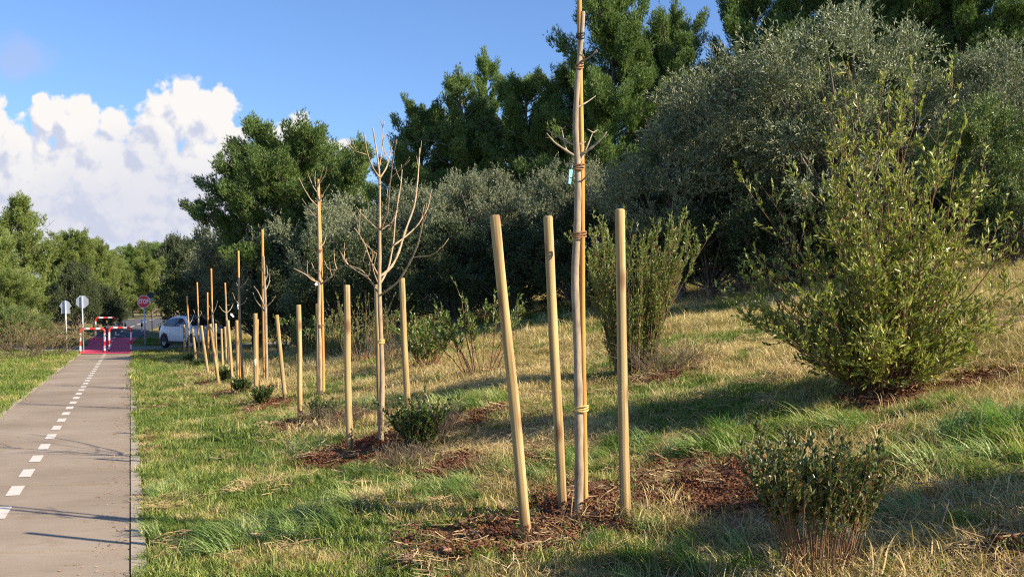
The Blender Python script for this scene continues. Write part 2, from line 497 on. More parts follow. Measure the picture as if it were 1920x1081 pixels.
def concretemat():
    m, n, b, o = mat('path_concrete')
    a = noise(n, 0.5, 5, 0.6)
    f = noise(n, 90, 3, 0.7)
    st = noise(n, 5, 4, 0.6, stretch=(0.6, 7, 1))
    c = ramp(n, [(.245, .19, .128), (.30, .237, .166), (.35, .283, .205)], a, [.35, .5, .65])
    c = mixc(n, st, mixc(n, 1.0, c, (.80, .79, .78), 'MULTIPLY'), mixc(n, 1.0, c, (1.14, 1.14, 1.14), 'MULTIPLY'))
    sp = N(n, 'ShaderNodeMapRange'); sp.inputs[1].default_value = .35; sp.inputs[2].default_value = .7; sp.inputs[3].default_value = .8; sp.inputs[4].default_value = 1.15
    n.links.new(f, sp.inputs[0])
    cc = N(n, 'ShaderNodeCombineColor')
    for k in range(3): n.links.new(sp.outputs[0], cc.inputs[k])
    c = mixc(n, 1.0, c, cc.outputs[0], 'MULTIPLY')
    # brown stains
    s2 = noise(n, 1.7, 6, 0.7)
    r2 = N(n, 'ShaderNodeMapRange', interpolation_type='SMOOTHSTEP'); r2.inputs[1].default_value = .55; r2.inputs[2].default_value = .72; r2.inputs[4].default_value = .6
    n.links.new(s2, r2.inputs[0])
    c = mixc(n, r2.outputs[0], c, (.21, .145, .085))
    n.links.new(c, b.inputs['Base Color'])
    b.inputs['Roughness'].default_value = 0.85
    bump(n, b, f, 0.25, 0.004)
    return m
M['concrete'] = concretemat()
M['kerb'] = plain('kerb_concrete', (.34, .285, .21), 0.9, var=.4, scale=9)
M['paint'] = plain('white_road_paint', (.66, .63, .55), 0.7, var=.12, scale=40)
def wornpaint():
    m, n, b, o = mat('white_road_paint')
    z = noise(n, 28, 6, .75); z2 = noise(n, 4, 4, .6)
    r = N(n, 'ShaderNodeMapRange', interpolation_type='SMOOTHSTEP'); r.inputs[1].default_value = .56; r.inputs[2].default_value = .70
    n.links.new(z, r.inputs[0])
    c = mixc(n, z2, (.50, .47, .40), (.64, .61, .53))
    c = mixc(n, r.outputs[0], c, (.30, .25, .19))
    n.links.new(c, b.inputs['Base Color']); b.inputs['Roughness'].default_value = .8
    return m
M['paint'] = wornpaint()
M['joint'] = plain('joint_gap', (.06, .052, .045), 0.95)
M['redsurf'] = plain('red_crossing_paint', (.74, .055, .115), 0.7, var=.22, scale=2.2)
M['asphalt'] = plain('asphalt', (.075, .078, .085), 0.85, var=.2, scale=30)
M['gravel'] = plain('gravel', (.24, .21, .18), 0.95, var=.35, scale=12)
M['steel'] = plain('galvanised_steel', (.55, .57, .60), 0.45, 0.5, var=.08)
M['signback'] = plain('sign_back_aluminium', (.42, .46, .52), 0.5, 0.3, var=.06)
M['signred'] = plain('sign_red', (.80, .03, .045), 0.35, var=.03)
M['white'] = plain('white_enamel', (.80, .80, .80), 0.35, var=.03)
M['hoopred'] = plain('hoop_red', (.66, .035, .02), 0.4, var=.06)
M['black'] = plain('black_plastic', (.018, .018, .02), 0.5, var=.1)
M['tyre'] = plain('tyre_rubber', (.022, .022, .024), 0.8, var=.15)
M['rim'] = plain('wheel_alloy', (.30, .31, .33), 0.4, 0.6, var=.1)
M['bluetag'] = plain('blue_tag_plastic', (.22, .52, .60), 0.4, var=.05)
M['whitetag'] = plain('white_tag_plastic', (.78, .80, .80), 0.4, var=.05)
M['tie'] = plain('brown_tie', (.30, .15, .06), 0.7, var=.2, scale=60)
M['yellowtie'] = plain('yellow_tie', (.75, .52, .16), 0.5, var=.15, scale=60)
M['rock'] = plain('reddish_stone', (.17, .085, .055), 0.95, var=.45, scale=14)
M['clod'] = leafmat('soil_clods', [(0.078, 0.031, 0.016), (0.129, 0.056, 0.028), (0.191, 0.092, 0.049)], 0.0, 0.95, 0.15, attr='tint', objvar=0)
def glassmat():
    m, n, b, o = mat('car_glass')
    b.inputs['Base Color'].default_value = (.012, .016, .022, 1)
    b.inputs['Roughness'].default_value = 0.06
    b.inputs['Specular IOR Level'].default_value = 0.7
    return m
M['glass'] = glassmat()
def carpaint():
    m, n, b, o = mat('white_car_paint')
    b.inputs['Base Color'].default_value = (.86, .87, .88, 1)
    b.inputs['Roughness'].default_value = 0.28
    b.inputs['Coat Weight'].default_value = 0.6
    b.inputs['Coat Roughness'].default_value = 0.08
    return m
M['car'] = carpaint()
M['lamp'] = plain('lamp_lens', (.62, .64, .66), 0.15, var=.1)
M['taillamp'] = plain('tail_lamp_lens', (.40, .02, .02), 0.2, var=.05)

# ------------------------------------------------------------------ zones on the ground (soil, long grass)
def zone(px, py, rx, ry, wgt=1.0):
    c = ray(px, py)
    a = ray(px, py - ry); b = ray(px, py + ry)
    dy = max(0.12, abs(a.y - b.y) / 2)
    dx = max(0.12, rx / F * c.y)
    return (c.x, c.y, dx, dy, wgt)
def zfield(zs, x, y, edge=0.5, nscale=3.0, seed=31, namp=0.6):
    r = np.zeros_like(np.asarray(x, float))
    nn = (fbm(x * nscale, y * nscale, seed, 3) - 0.5) * 2 * namp
    for cx, cy, dx, dy, wg in zs:
        d = np.sqrt(((x - cx) / dx) ** 2 + ((y - cy) / dy) ** 2) + nn
        r = np.maximum(r, wg * np.clip((1 - d) / edge + 0.5, 0, 1))
    return r
SOIL = []
SOIL = [zone(*a) for a in [(1085, 985, 190, 45), (1330, 925, 150, 58), (930, 1030, 160, 40, .8), (850, 880, 55, 22), (690, 860, 110, 22), (845, 800, 120, 18, .8),
        (565, 800, 80, 12), (640, 790, 70, 12, .9), (500, 765, 50, 9), (520, 755, 40, 8, .9), (430, 740, 40, 6), (398, 722, 34, 5), (380, 705, 26, 4), (1660, 745, 75, 24),
        (1850, 715, 70, 16, .8), (1230, 712, 60, 11, .8), (1010, 865, 50, 14, .8), (800, 1030, 70, 30, .7), (1870, 1050, 90, 40, .8), (1690, 885, 50, 25, .7), (800, 690, 30, 6, .8),
        (500, 730, 40, 6, .6), (1330, 690, 40, 8, .5), (275, 770, 18, 10, .5), (268, 830, 14, 12, .6)]]
LUSH = [zone(*a) for a in [(1430, 830, 130, 26), (1600, 812, 150, 20), (1330, 850, 90, 16), (880, 765, 80, 18), (1020, 890, 110, 22), (1850, 805, 90, 22), (1790, 880, 140, 40),
        (690, 765, 60, 10, .8), (430, 1010, 90, 28, .9), (620, 975, 140, 26, .9), (830, 930, 110, 20, .9), (1330, 1060, 160, 30, .8), (1680, 985, 140, 35, .8), (1180, 845, 60, 14, .9),
        (520, 800, 60, 12, .7), (560, 850, 80, 14, .6), (330, 920, 60, 20, .5), (1150, 1020, 110, 26, .6), (1900, 490, 80, 16, .9), (1600, 640, 60, 10, .5), (1390, 680, 60, 10, .6),
        (1010, 600, 100, 8, .9), (1430, 560, 90, 8, .6), (330, 1000, 60, 14, .5), (700, 900, 70, 12, .6), (350, 690, 70, 8, .5), (450, 690, 60, 6, .4), (640, 720, 50, 8, .6)]]
def hzm(x, y):
    return hz(x, y) + .05 * zfield(SOIL, x, y) * (.4 + fbm(np.asarray(x, float) * 5, np.asarray(y, float) * 5, 63, 3))
HZF = hzm
def green_field(x, y):
    u, s = us(x, y)
    lawn = 1 - sst((u - 1.3 - 0.9 * (fbm(x * .5, y * .5, 77, 3) - .5)) / 1.6)
    g = lawn * (0.50 + 0.9 * (fbm(x * .9, y * .9, 21, 4) - 0.42)) + (1 - lawn) * np.clip((fbm(x * .6, y * .6, 41, 4) - 0.47) * 2.4 + .02, 0.03, .75)
    far = sst((np.hypot(x, y) - 13) / 12) * (1 - lawn)
    g = g + 0.15 * far * fbm(x * .4, y * .4, 55, 3)
    g = g + (fbm(x * 2.6, y * 2.6, 66, 3) - .5) * 1.3 * (.4 + .6 * lawn)
    return np.clip(g, 0, 1)

# ------------------------------------------------------------------ ground sheet
def axis(parts):
    r = []
    for a, b, st in parts:
        r += list(np.arange(a, b, st))
    return np.array(r)
gu = axis([(-260, -40, 12), (-40, -8, 2), (-8, -2.4, .4), (-2.4, -1.8, .03), (-1.8, -.2, .4), (-.2, .3, .025), (.3, 7, .06), (7, 16, .16), (16, 40, 1.2), (40, 260, 12)])
gs = axis([(-30, 2, 2), (2, 16, .06), (16, 34, .14), (34, 64, .5), (64, 120, 2.5), (120, 420, 20)])
U, S = np.meshgrid(gu, gs)
X, Y = xy(U, S)
Z = hz(X, Y)
edge = 0.05 * (fbm(X * 3.3, Y * 3.3, 91, 3) - 0.5) * 2
inpath = (U > -1.985) & (U < 0.105 + np.clip(edge, -.06, .03)) & (S < 47.5)
Z = np.where(inpath, Z - 0.07, Z)
soil = zfield(SOIL, X, Y)
Z = Z + 0.05 * soil * (0.4 + fbm(X * 5, Y * 5, 63, 3))
nr, nc = U.shape
I = (np.arange(nr - 1)[:, None] * nc + np.arange(nc - 1)[None, :])
Q = np.stack([I, I + 1, I + nc + 1, I + nc], -1).reshape(-1, 4)
gm = MB().add(np.stack([X, Y, Z], -1).reshape(-1, 3), [Q], True)
def groundmat():
    m, n, b, o = mat('meadow_ground')
    a = N(n, 'ShaderNodeAttribute', attribute_name='zone')
    sp = N(n, 'ShaderNodeSeparateColor')
    n.links.new(a.outputs['Color'], sp.inputs[0])
    f = noise(n, 26, 6, 0.7)
    f2 = noise(n, 3, 5, 0.6)
    dry = ramp(n, [(.15, .10, .05), (.31, .23, .115), (.44, .345, .19)], f, [.32, .5, .7])
    grn = ramp(n, [(.045, .065, .018), (.11, .14, .036), (.20, .19, .07)], f, [.3, .5, .7])
    so = ramp(n, [(.085, .036, .019), (.175, .080, .043), (.265, .14, .082)], f, [.3, .5, .72])
    c = mixc(n, sp.outputs[1], dry, grn)
    c = mixc(n, sp.outputs[0], c, so)
    n.links.new(c, b.inputs['Base Color'])
    b.inputs['Roughness'].default_value = 0.95
    b.inputs['Specular IOR Level'].default_value = 0.15
    bump(n, b, f, 0.8, 0.04)
    return m
ground = gm.build('ground', groundmat())
props(ground, kind='structure')
ca = ground.data.color_attributes.new('zone', 'FLOAT_COLOR', 'POINT')
zc = np.ones((nr * nc, 4), np.float32)
zc[:, 0] = soil.ravel()
zc[:, 1] = np.clip(np.maximum(green_field(X, Y), zfield(LUSH, X, Y)), 0, 1).ravel()
ca.data.foreach_set('color', zc.ravel())

# ------------------------------------------------------------------ path, kerbs, markings, crossing, road
def ribbon(cs, ws, lift, name, m, kind='structure', step=0.5):
    """a strip along centre points (u,s) with width, draped a little above the ground"""
    cs = np.asarray(cs, float)
    P = np.stack([*xy(cs[:, 0], cs[:, 1])], -1)
    d = np.concatenate([[0], np.cumsum(np.linalg.norm(np.diff(P, axis=0), axis=1))])
    t = np.arange(0, d[-1] + step, step); t[-1] = d[-1]
    Px = np.stack([np.interp(t, d, P[:, k]) for k in (0, 1)], -1)
    for _ in range(6 if len(cs) > 2 else 0):
        Px[1:-1] = Px[1:-1] * .5 + (Px[2:] + Px[:-2]) * .25
    W = np.interp(t, d, ws)
    T = np.gradient(Px, axis=0); T /= np.linalg.norm(T, axis=1, keepdims=True)
    Nn = np.stack([T[:, 1], -T[:, 0]], -1)
    k = np.linspace(-.5, .5, 7)
    V = Px[:, None, :] + Nn[:, None, :] * (W[:, None] * k[None, :])[:, :, None]
    z = hz(V[..., 0], V[..., 1]) * 0 + hz0(V[..., 0], V[..., 1]) + lift
    V = np.concatenate([V, z[..., None]], -1)
    n = len(t); I = (np.arange(n - 1)[:, None] * 7 + np.arange(6)[None, :])
    q = np.stack([I, I + 1, I + 8, I + 7], -1).reshape(-1, 4)
    o = MB().add(V.reshape(-1, 3), [q], True).build(name, m)
    props(o, kind=kind)
    return o
def quad_us(mb, u0, u1, s0, s1, z, skew=0):
    c = [(u0, s0), (u1, s0 + skew), (u1, s1 + skew), (u0, s1)]
    V = [(*xy(u, s), z + float(rise(s))) for u, s in c]
    mb.add(V, [np.array([[0, 1, 2, 3]])])
def slab_us(mb, u0, u1, s0, s1, z0, z1, skew=0):
    c = [(u0, s0 - u0 * skew), (u1, s0 - u1 * skew), (u1, s1 - u1 * skew), (u0, s1 - u0 * skew)]
    V = [(*xy(u, s), z0) for u, s in c] + [(*xy(u, s), z1) for u, s in c]
    mb.add(V, [np.array([[0, 3, 2, 1], [4, 5, 6, 7], [0, 1, 5, 4], [1, 2, 6, 5], [2, 3, 7, 6], [3, 0, 4, 7]])])
PW = 1.92
pm = MB()
js = [-4.25 + 3 * k for k in range(18)]
for a, b in zip(js, js[1:]):
    b = min(b, 47.0)
    slab_us(pm, -PW, -.004, a + .026, b - .026, -.10, 0.0, .2 if b < 46 else .1)
path = pm.build('path', M['concrete'])
props(path, kind='structure')
jm = MB(); slab_us(jm, -PW + .002, -.006, -4, 46.98, -.16, -.012)
props(jm.build('path_joint_bed', M['joint']), kind='structure')
km = MB()
for side in (0, 1):
    s = -4.0
    while s < 46.8:
        l = 1.0
        if side: slab_us(km, .002, .098, s + .004, s + l - .004, -.10, .008 + random.uniform(-.003, .003))
        else: slab_us(km, -PW - .085, -PW - .006, s + .004, s + l - .004, -.10, .008 + random.uniform(-.003, .003))
        s += l
props(km.build('kerb', M['kerb']), kind='structure')
dm = MB()
s = 1.18
while s < 47:
    quad_us(dm, -1.045, -.93, s, s + .57, .004)
    s += 1.15
props(dm.build('centre_line_marking', M['paint']), kind='structure')
ribbon([(-16, 53.5), (-8, 52.2), (-2, 52), (4, 52), (10, 51)], [3, 3.5, 4.5, 5, 5], .014, 'gravel_track', M['gravel'])
ribbon([(-.96, 46.95), (-.96, 52), (-.92, 57), (-.8, 60)], [1.95, 1.95, 2.05, 2.4], .022, 'red_crossing', M['redsurf'])
ribbon([(-.8, 60), (-.3, 66), (1.2, 74), (5, 84), (12, 95), (24, 106)], [2.5, 2.9, 3.3, 3.6, 3.6, 3.6], .02, 'road', M['asphalt'])
cl = [(-1.0, 48.4), (-.95, 52), (-.9, 57), (-.8, 60), (-.3, 66), (1.2, 74), (5, 84), (12, 95), (24, 106)]
cp = np.array(cl); cd = np.concatenate([[0], np.cumsum(np.linalg.norm(np.diff(cp, axis=0), axis=1))])
dm = MB(); t = 0.3
while t < cd[-1] - 2:
    uu = np.interp([t, t + 1.1], cd, cp[:, 0]); sv = np.interp([t, t + 1.1], cd, cp[:, 1])
    V = []
    for k in (0, 1):
        for e in (-.06, .06):
            x, y = xy(uu[k] + e, sv[k]); V.append((x, y, float(hz0(x, y)) + .03))
    dm.add(V, [np.array([[0, 1, 3, 2]])])
    t += 2.1
props(dm.build('road_line_marking', M['paint']), kind='structure')

# ------------------------------------------------------------------ grasses (things nobody could count)
PROTO = bpy.data.collections.new('grass_sources')
def blades(n, rad, h, wd, bend, az=None, azs=math.pi, segs=4):
    a = rng.uniform(0, 2 * np.pi, n); r = rad * np.sqrt(rng.uniform(0, 1, n))
    P = np.stack([r * np.cos(a), r * np.sin(a), np.zeros(n) - .01], -1)
    d = rng.uniform(-azs, azs, n) + (0 if az is None else az)
    H = rng.uniform(h[0], h[1], n); Bd = rng.uniform(bend[0], bend[1], n)
    D = np.stack([np.cos(d), np.sin(d), np.zeros(n)], -1); Sd = np.stack([-np.sin(d), np.cos(d), np.zeros(n)], -1)
    tw = rng.uniform(-.6, .6, n)
    Sd = unit(Sd + D * tw[:, None])
    ts = np.linspace(0, 1, segs)
    V = []
    for t in ts:
        hor = H * Bd * (t ** 1.6); ver = H * (t - 0.55 * Bd * t ** 2.4)
        p = P + D * hor[:, None] + np.array([0, 0, 1]) * ver[:, None]
        ww = wd * (1 - t ** 1.8) * (H / h[1]) ** .5
        if t < 1:
            V += [p - Sd * ww[:, None] / 2, p + Sd * ww[:, None] / 2]
        else:
            V += [p]
    k = 2 * (segs - 1) + 1
    V = np.stack(V, 1).reshape(-1, 3)
    b = np.arange(n) * k
    Fs = []
    for i in range(segs - 2):
        Fs.append(np.stack([b + 2 * i, b + 2 * i + 1, b + 2 * i + 3, b + 2 * i + 2], -1))
    i = segs - 2
    Fs.append(np.stack([b + 2 * i, b + 2 * i + 1, b + 2 * i + 2], -1))
    return V, Fs
def source_set(name, meshes):
    c = bpy.data.collections.new(name)
    for k, me in enumerate(meshes):
        o = bpy.data.objects.new('%s_%02d' % (name, k), me)
        c.objects.link(o)
    return c
def scatter(name, P, rot, scl, idx, tint, coll):
    me = bpy.data.meshes.new(name)
    me.vertices.add(len(P))
    me.vertices.foreach_set('co', np.asarray(P, np.float32).ravel())
    for nm, ty, d in (('rot', 'FLOAT_VECTOR', rot), ('scl', 'FLOAT', scl), ('idx', 'INT', idx), ('tint', 'FLOAT', tint)):
        at_ = me.attributes.new(nm, ty, 'POINT')
        if ty == 'FLOAT_VECTOR': at_.data.foreach_set('vector', np.asarray(d, np.float32).ravel())
        elif ty == 'INT': at_.data.foreach_set('value', np.asarray(d, np.int32))
        else: at_.data.foreach_set('value', np.asarray(d, np.float32))
    o = bpy.data.objects.new(name, me)
    COL.objects.link(o)
    props(o, kind='stuff')
    g = bpy.data.node_groups.new(name + '_spread', 'GeometryNodeTree')
    g.interface.new_socket('Geometry', in_out='INPUT', socket_type='NodeSocketGeometry')
    g.interface.new_socket('Geometry', in_out='OUTPUT', socket_type='NodeSocketGeometry')
    gi = g.nodes.new('NodeGroupInput'); go = g.nodes.new('NodeGroupOutput')
    ip = g.nodes.new('GeometryNodeInstanceOnPoints')
    ci = g.nodes.new('GeometryNodeCollectionInfo')
    ci.inputs['Collection'].default_value = coll
    ci.inputs['Separate Children'].default_value = True
    ci.inputs['Reset Children'].default_value = True
    def na(nm, ty):
        q = g.nodes.new('GeometryNodeInputNamedAttribute'); q.data_type = ty
        q.inputs['Name'].default_value = nm
        return q.outputs[0]
    lk = g.links.new
    lk(gi.outputs[0], ip.inputs['Points'])
    lk(ci.outputs[0], ip.inputs['Instance'])
    ip.inputs['Pick Instance'].default_value = True
    lk(na('idx', 'INT'), ip.inputs['Instance Index'])
    lk(na('rot', 'FLOAT_VECTOR'), ip.inputs['Rotation'])
    lk(na('scl', 'FLOAT'), ip.inputs['Scale'])
    lk(ip.outputs[0], go.inputs[0])
    md = o.modifiers.new('spread', 'NODES'); md.node_group = g
    return o
M['lawn'] = leafmat('lawn_grass', [(0.110, 0.173, 0.036), (0.233, 0.295, 0.059), (0.390, 0.397, 0.109), (0.669, 0.509, 0.228)], 0.35, 0.55, 0.3, attr='tint', pos=[.1, .5, .85, 1.2 / 1.45 + .15], objvar=.15)
M['dry'] = leafmat('dry_grass', [(0.240, 0.230, 0.066), (0.404, 0.311, 0.132), (0.606, 0.457, 0.223), (0.826, 0.676, 0.364)], 0.3, 0.7, 0.2, attr='tint', objvar=.15)
M['lush'] = leafmat('long_grass', [(0.082, 0.162, 0.040), (0.165, 0.265, 0.065), (0.278, 0.369, 0.107), (0.453, 0.454, 0.180)], 0.35, 0.45, 0.4, attr='tint', objvar=.15)
M['straw'] = leafmat('straw', [(0.240, 0.163, 0.082), (0.405, 0.284, 0.147), (0.582, 0.446, 0.262)], 0.15, 0.7, 0.2, attr='tint', objvar=0)
def bl(m, *a, **k):
    b = MB(); b.add(*blades(*a, **k)); return b.mesh('tuft', m)
lawn_c = source_set('lawn_tuft', [bl(M['lawn'], 44, .10, (.025, .075), .0075, (.2, .8)) for _ in range(4)] + [bl(M['lawn'], 34, .09, (.04, .11), .0085, (.3, .9)) for _ in range(2)])
dry_c = source_set('dry_tuft', [bl(M['dry'], 46, .11, (.04, .13), .0058, (.25, 1.0)) for _ in range(4)] + [bl(M['dry'], 36, .12, (.08, .20), .0055, (.4, 1.2)) for _ in range(2)])
lush_c = source_set('long_tuft', [bl(M['lush'], 46, .10, (.12, .34), .0105, (.5, 1.15), 0.0, 1.0, 6) for _ in range(4)] + [bl(M['lush'], 40, .09, (.08, .22), .0095, (.3, 1.0)) for _ in range(2)])
def straw_mesh(n):
    b = MB()
    for _ in range(n):
        a = random.uniform(0, 6.28); l = random.uniform(.05, .16)
        c = np.array([random.uniform(-.12, .12), random.uniform(-.12, .12), random.uniform(.002, .03)])
        d = np.array([math.cos(a), math.sin(a), random.uniform(-.15, .35)]) * l
        q = np.cross(d, [0, 0, 1]); q = q / np.linalg.norm(q) * random.uniform(.15, .35) * l
        b.add(*tube([c - d / 2, c + q * .5, c + d / 2 + q * .2], random.uniform(.0012, .0026), 3, False))
    return b.mesh('straw', M['straw'])
straw_c = source_set('straw_litter', [straw_mesh(14) for _ in range(4)])
def clod_mesh(k):
    b = MB()
    for _ in range(k):
        V = sph(26); 
        import bmesh
        bmm = bmesh.new(); bmesh.ops.create_icosphere(bmm, subdivisions=2, radius=1)
        V = np.array([v.co[:] for v in bmm.verts]); Fc = np.array([[v.index for v in f.verts] for f in bmm.faces]); bmm.free()
        sd = random.randint(0, 9999)
        r = 0.6 + 1.3 * (fbm(V[:, 0] * 1.5 + V[:, 2] * 1.3 + 5, V[:, 1] * 1.5 - V[:, 2] + 5, sd, 3) - .3)
        sz = random.uniform(.003, .0135)
        V = V * r[:, None] * sz * np.array([1, random.uniform(.6, 1), random.uniform(.45, .8)])
        b.add(V + np.array([random.uniform(-.1, .1), random.uniform(-.1, .1), sz * .25]), [Fc], False)
    return b.mesh('clod', M['clod'])
clod_c = source_set('soil_clod', [clod_mesh(40) for _ in range(4)])

def cover(n, smin, smax, umin, umax):
    u = rng.uniform(umin, umax, n); s = rng.uniform(smin, smax, n)
    return xy(u, s)
def visible(x, y, pad=.05):
    return (y > 3.6) & (np.abs(x) < (.48 + pad) * y + .5)
def candidates(spec):
    xs, ys = [], []
    for d, (s0, s1, u0, u1) in spec:
        n = int(d * (s1 - s0) * (u1 - u0))
        x, y = cover(n, s0, s1, u0, u1)
        k = visible(x, y)
        xs.append(x[k]); ys.append(y[k])
    return np.concatenate(xs), np.concatenate(ys)
def onpath(x, y):
    u, s = us(x, y)
    e = .05 * (fbm(x * 3.3, y * 3.3, 91, 3) - .5) * 2
    p = (u > -2.03) & (u < .11 + e * 1.2) & (s < 47.6)
    p |= (u > -2.2) & (u < .25) & (s >= 47.6) & (s < 60)
    p |= (s >= 59) & (s < 110)
    p |= (s > 49.8) & (s < 54.5)
    return p
SPEC = [(330, (2, 11, -.2, 9)), (200, (11, 19, -6, 10)), (110, (2, 19, 9, 13)), (90, (11, 19, 10, 20)), (90, (19, 32, -9, 20)), (34, (32, 62, -14, 20))]
def zrot(n, tilt=.15):
    return np.stack([rng.normal(0, tilt, n), rng.normal(0, tilt, n), rng.uniform(0, 6.283, n)], -1)
def put(x, y):
    zz = hz(x, y)
    so_ = zfield(SOIL, x, y)
    return np.stack([x, y, zz + .05 * so_ * (.4 + fbm(x * 5, y * 5, 63, 3)) - .004], -1), so_
# 1 short grass and dry grass
x, y = candidates(SPEC)
k = ~onpath(x, y); x, y = x[k], y[k]
P, so_ = put(x, y)
g = green_field(x, y); lu = zfield(LUSH, x, y)
dist = np.hypot(x, y)
r = rng.uniform(0, 1, len(x))
bare = rng.uniform(0, 1, len(x)) < np.clip(so_ * 1.2 + .02, 0, .95)
isg = (r < np.clip(g * 1.25 - .02, .04, .97))
far = 1 + .9 * sst((dist - 10) / 22)
big = fbm(x * 1.3, y * 1.3, 15, 3)
k = isg & ~bare
n = k.sum()
scatter('lawn_grass', P[k], zrot(n), (rng.uniform(.7, 1.25, n) * (.6 + .8 * big[k]) * far[k]), rng.integers(0, 6, n), np.clip(.02 + .75 * (1 - g[k]) * rng.uniform(.3, 1, n) + rng.normal(0, .08, n), 0, .8), lawn_c)
k = ~isg & ~bare & (rng.uniform(0, 1, len(x)) < .85)
n = k.sum()
uu, _s = us(x[k], y[k])
scatter('dry_grass', P[k], zrot(n, .22), (rng.uniform(.6, 1.2, n) * (.35 + 1.1 * big[k]) * far[k] * (.55 + .45 * sst(uu / 2.5))), rng.integers(0, 6, n), np.clip(.22 + .7 * (fbm(x[k] * .9, y[k] * .9, 88, 3) - .42) + rng.normal(0, .2, n), 0, .9), dry_c)
# 2 long lush grass, lying over to the left and downhill
x, y = candidates([(170, (2, 11, -.2, 9)), (110, (11, 19, 0, 10)), (50, (19, 32, 0, 13)), (14, (32, 60, 0, 14))])
P, so_ = put(x, y)
lu = zfield(LUSH, x, y, .8, 2.4, 31, .9)
k = (rng.uniform(0, 1, len(x)) < lu * .72) & ~onpath(x, y) & (so_ < .5)
n = k.sum()
rt = zrot(n, .2); rt[:, 2] = rng.normal(3.5, 1.15, n)
scatter('long_grass', P[k], rt, rng.uniform(.45, 1.05, n) * (.5 + .5 * lu[k]) * (1 + .4 * sst((y[k] - 10) / 20)), rng.integers(0, 6, n), np.clip(rng.normal(.32, .25, n), 0, .9), lush_c)
# 3 straw and clods on the dug soil
x, y = candidates([(260, (2, 11, 0, 9)), (120, (11, 19, 0, 10)), (50, (19, 36, 0, 8))])
P, so_ = put(x, y)
g = green_field(x, y)
k = (rng.uniform(0, 1, len(x)) < (.06 * so_ + .26 * (1 - so_) * (1 - g) * (fbm(x * 1.1, y * 1.1, 99, 3) > .5))) & ~onpath(x, y)
n = k.sum()
scatter('dry_straw', P[k] + np.array([0, 0, .012]), zrot(n, .2), rng.uniform(.7, 1.4, n), rng.integers(0, 4, n), np.clip(rng.normal(.35, .2, n), 0, .6), straw_c)
k = (rng.uniform(0, 1, len(x)) < so_ * 1.1) & ~onpath(x, y)
n = k.sum()
scatter('soil_clods', P[k], zrot(n, .3), rng.uniform(.4, 1.25, n), rng.integers(0, 4, n), np.clip(rng.normal(.3, .15, n), 0, .6), clod_c)

def litter_mesh():
    b = MB(); n = 5
    P_ = np.stack([rng.uniform(-.15, .15, n), rng.uniform(-.15, .15, n), np.full(n, .004)], -1)
    D_ = sph(n); D_[:, 2] = rng.uniform(-.05, .25, n)
    b.add(*leaf_arrays(P_, D_, np.tile([0, 0, 1.], (n, 1)) + sph(n) * .2, rng.uniform(.02, .05, n), rng.uniform(.006, .018, n)))
    return b.mesh('litter', M['straw'])
litter_c = source_set('leaf_litter_piece', [litter_mesh() for _ in range(4)])
x, y = candidates([(2.2, (2, 24, -1.9, -.05)), (26, (2, 40, -.22, .1)), (14, (6, 46, -2.0, -1.78))])
n = len(x)
scatter('leaf_litter', np.stack([x, y, np.full(n, .004)], -1), zrot(n, .02), rng.uniform(.5, 1.1, n), rng.integers(0, 4, n), np.clip(rng.normal(.1, .2, n), 0, .6), litter_c)

# ------------------------------------------------------------------ wooden posts
def post(tx, ty, bx, by, wpx, label, lean=0.0):
    b = ray(bx, by)
    t = at(tx, ty, b.y + lean)
    ax = t - b
    Ln = ax.length
    r = wpx / 2 / F * b.y
    o = empty  # placeholder keeps linters quiet
    n = 26
    zs = np.concatenate([np.linspace(-.12, Ln - .012, n), [Ln - .004, Ln]])
    rr = np.concatenate([r * np.linspace(1.04, .97, n), [r * .90, r * .78]])
    sd = random.uniform(0, 50)
    bx_ = np.stack([(vnoise(zs * 1.3 + sd, zs * 0, 1) - .5) * r * .35, (vnoise(zs * 1.3 + sd, zs * 0 + 9, 2) - .5) * r * .35, zs], -1)
    rr = rr * (1 + .05 * (vnoise(zs * 5 + sd, zs * 0 + 3, 4) - .5))
    mb = MB(); V, Fs = tube(bx_, rr, 18, True); mb.add(V, Fs[:1], True); mb.f.append(Fs[2]); mb.sm.append(False)
    ob = mb.build('wooden_post', M['post'])
    ob.location = b
    q = ax.to_track_quat('Z', 'Y')
    ob.rotation_mode = 'QUATERNION'; ob.rotation_quaternion = q
    props(ob, label, 'post', 'round wooden posts set around the young trees')
    return ob
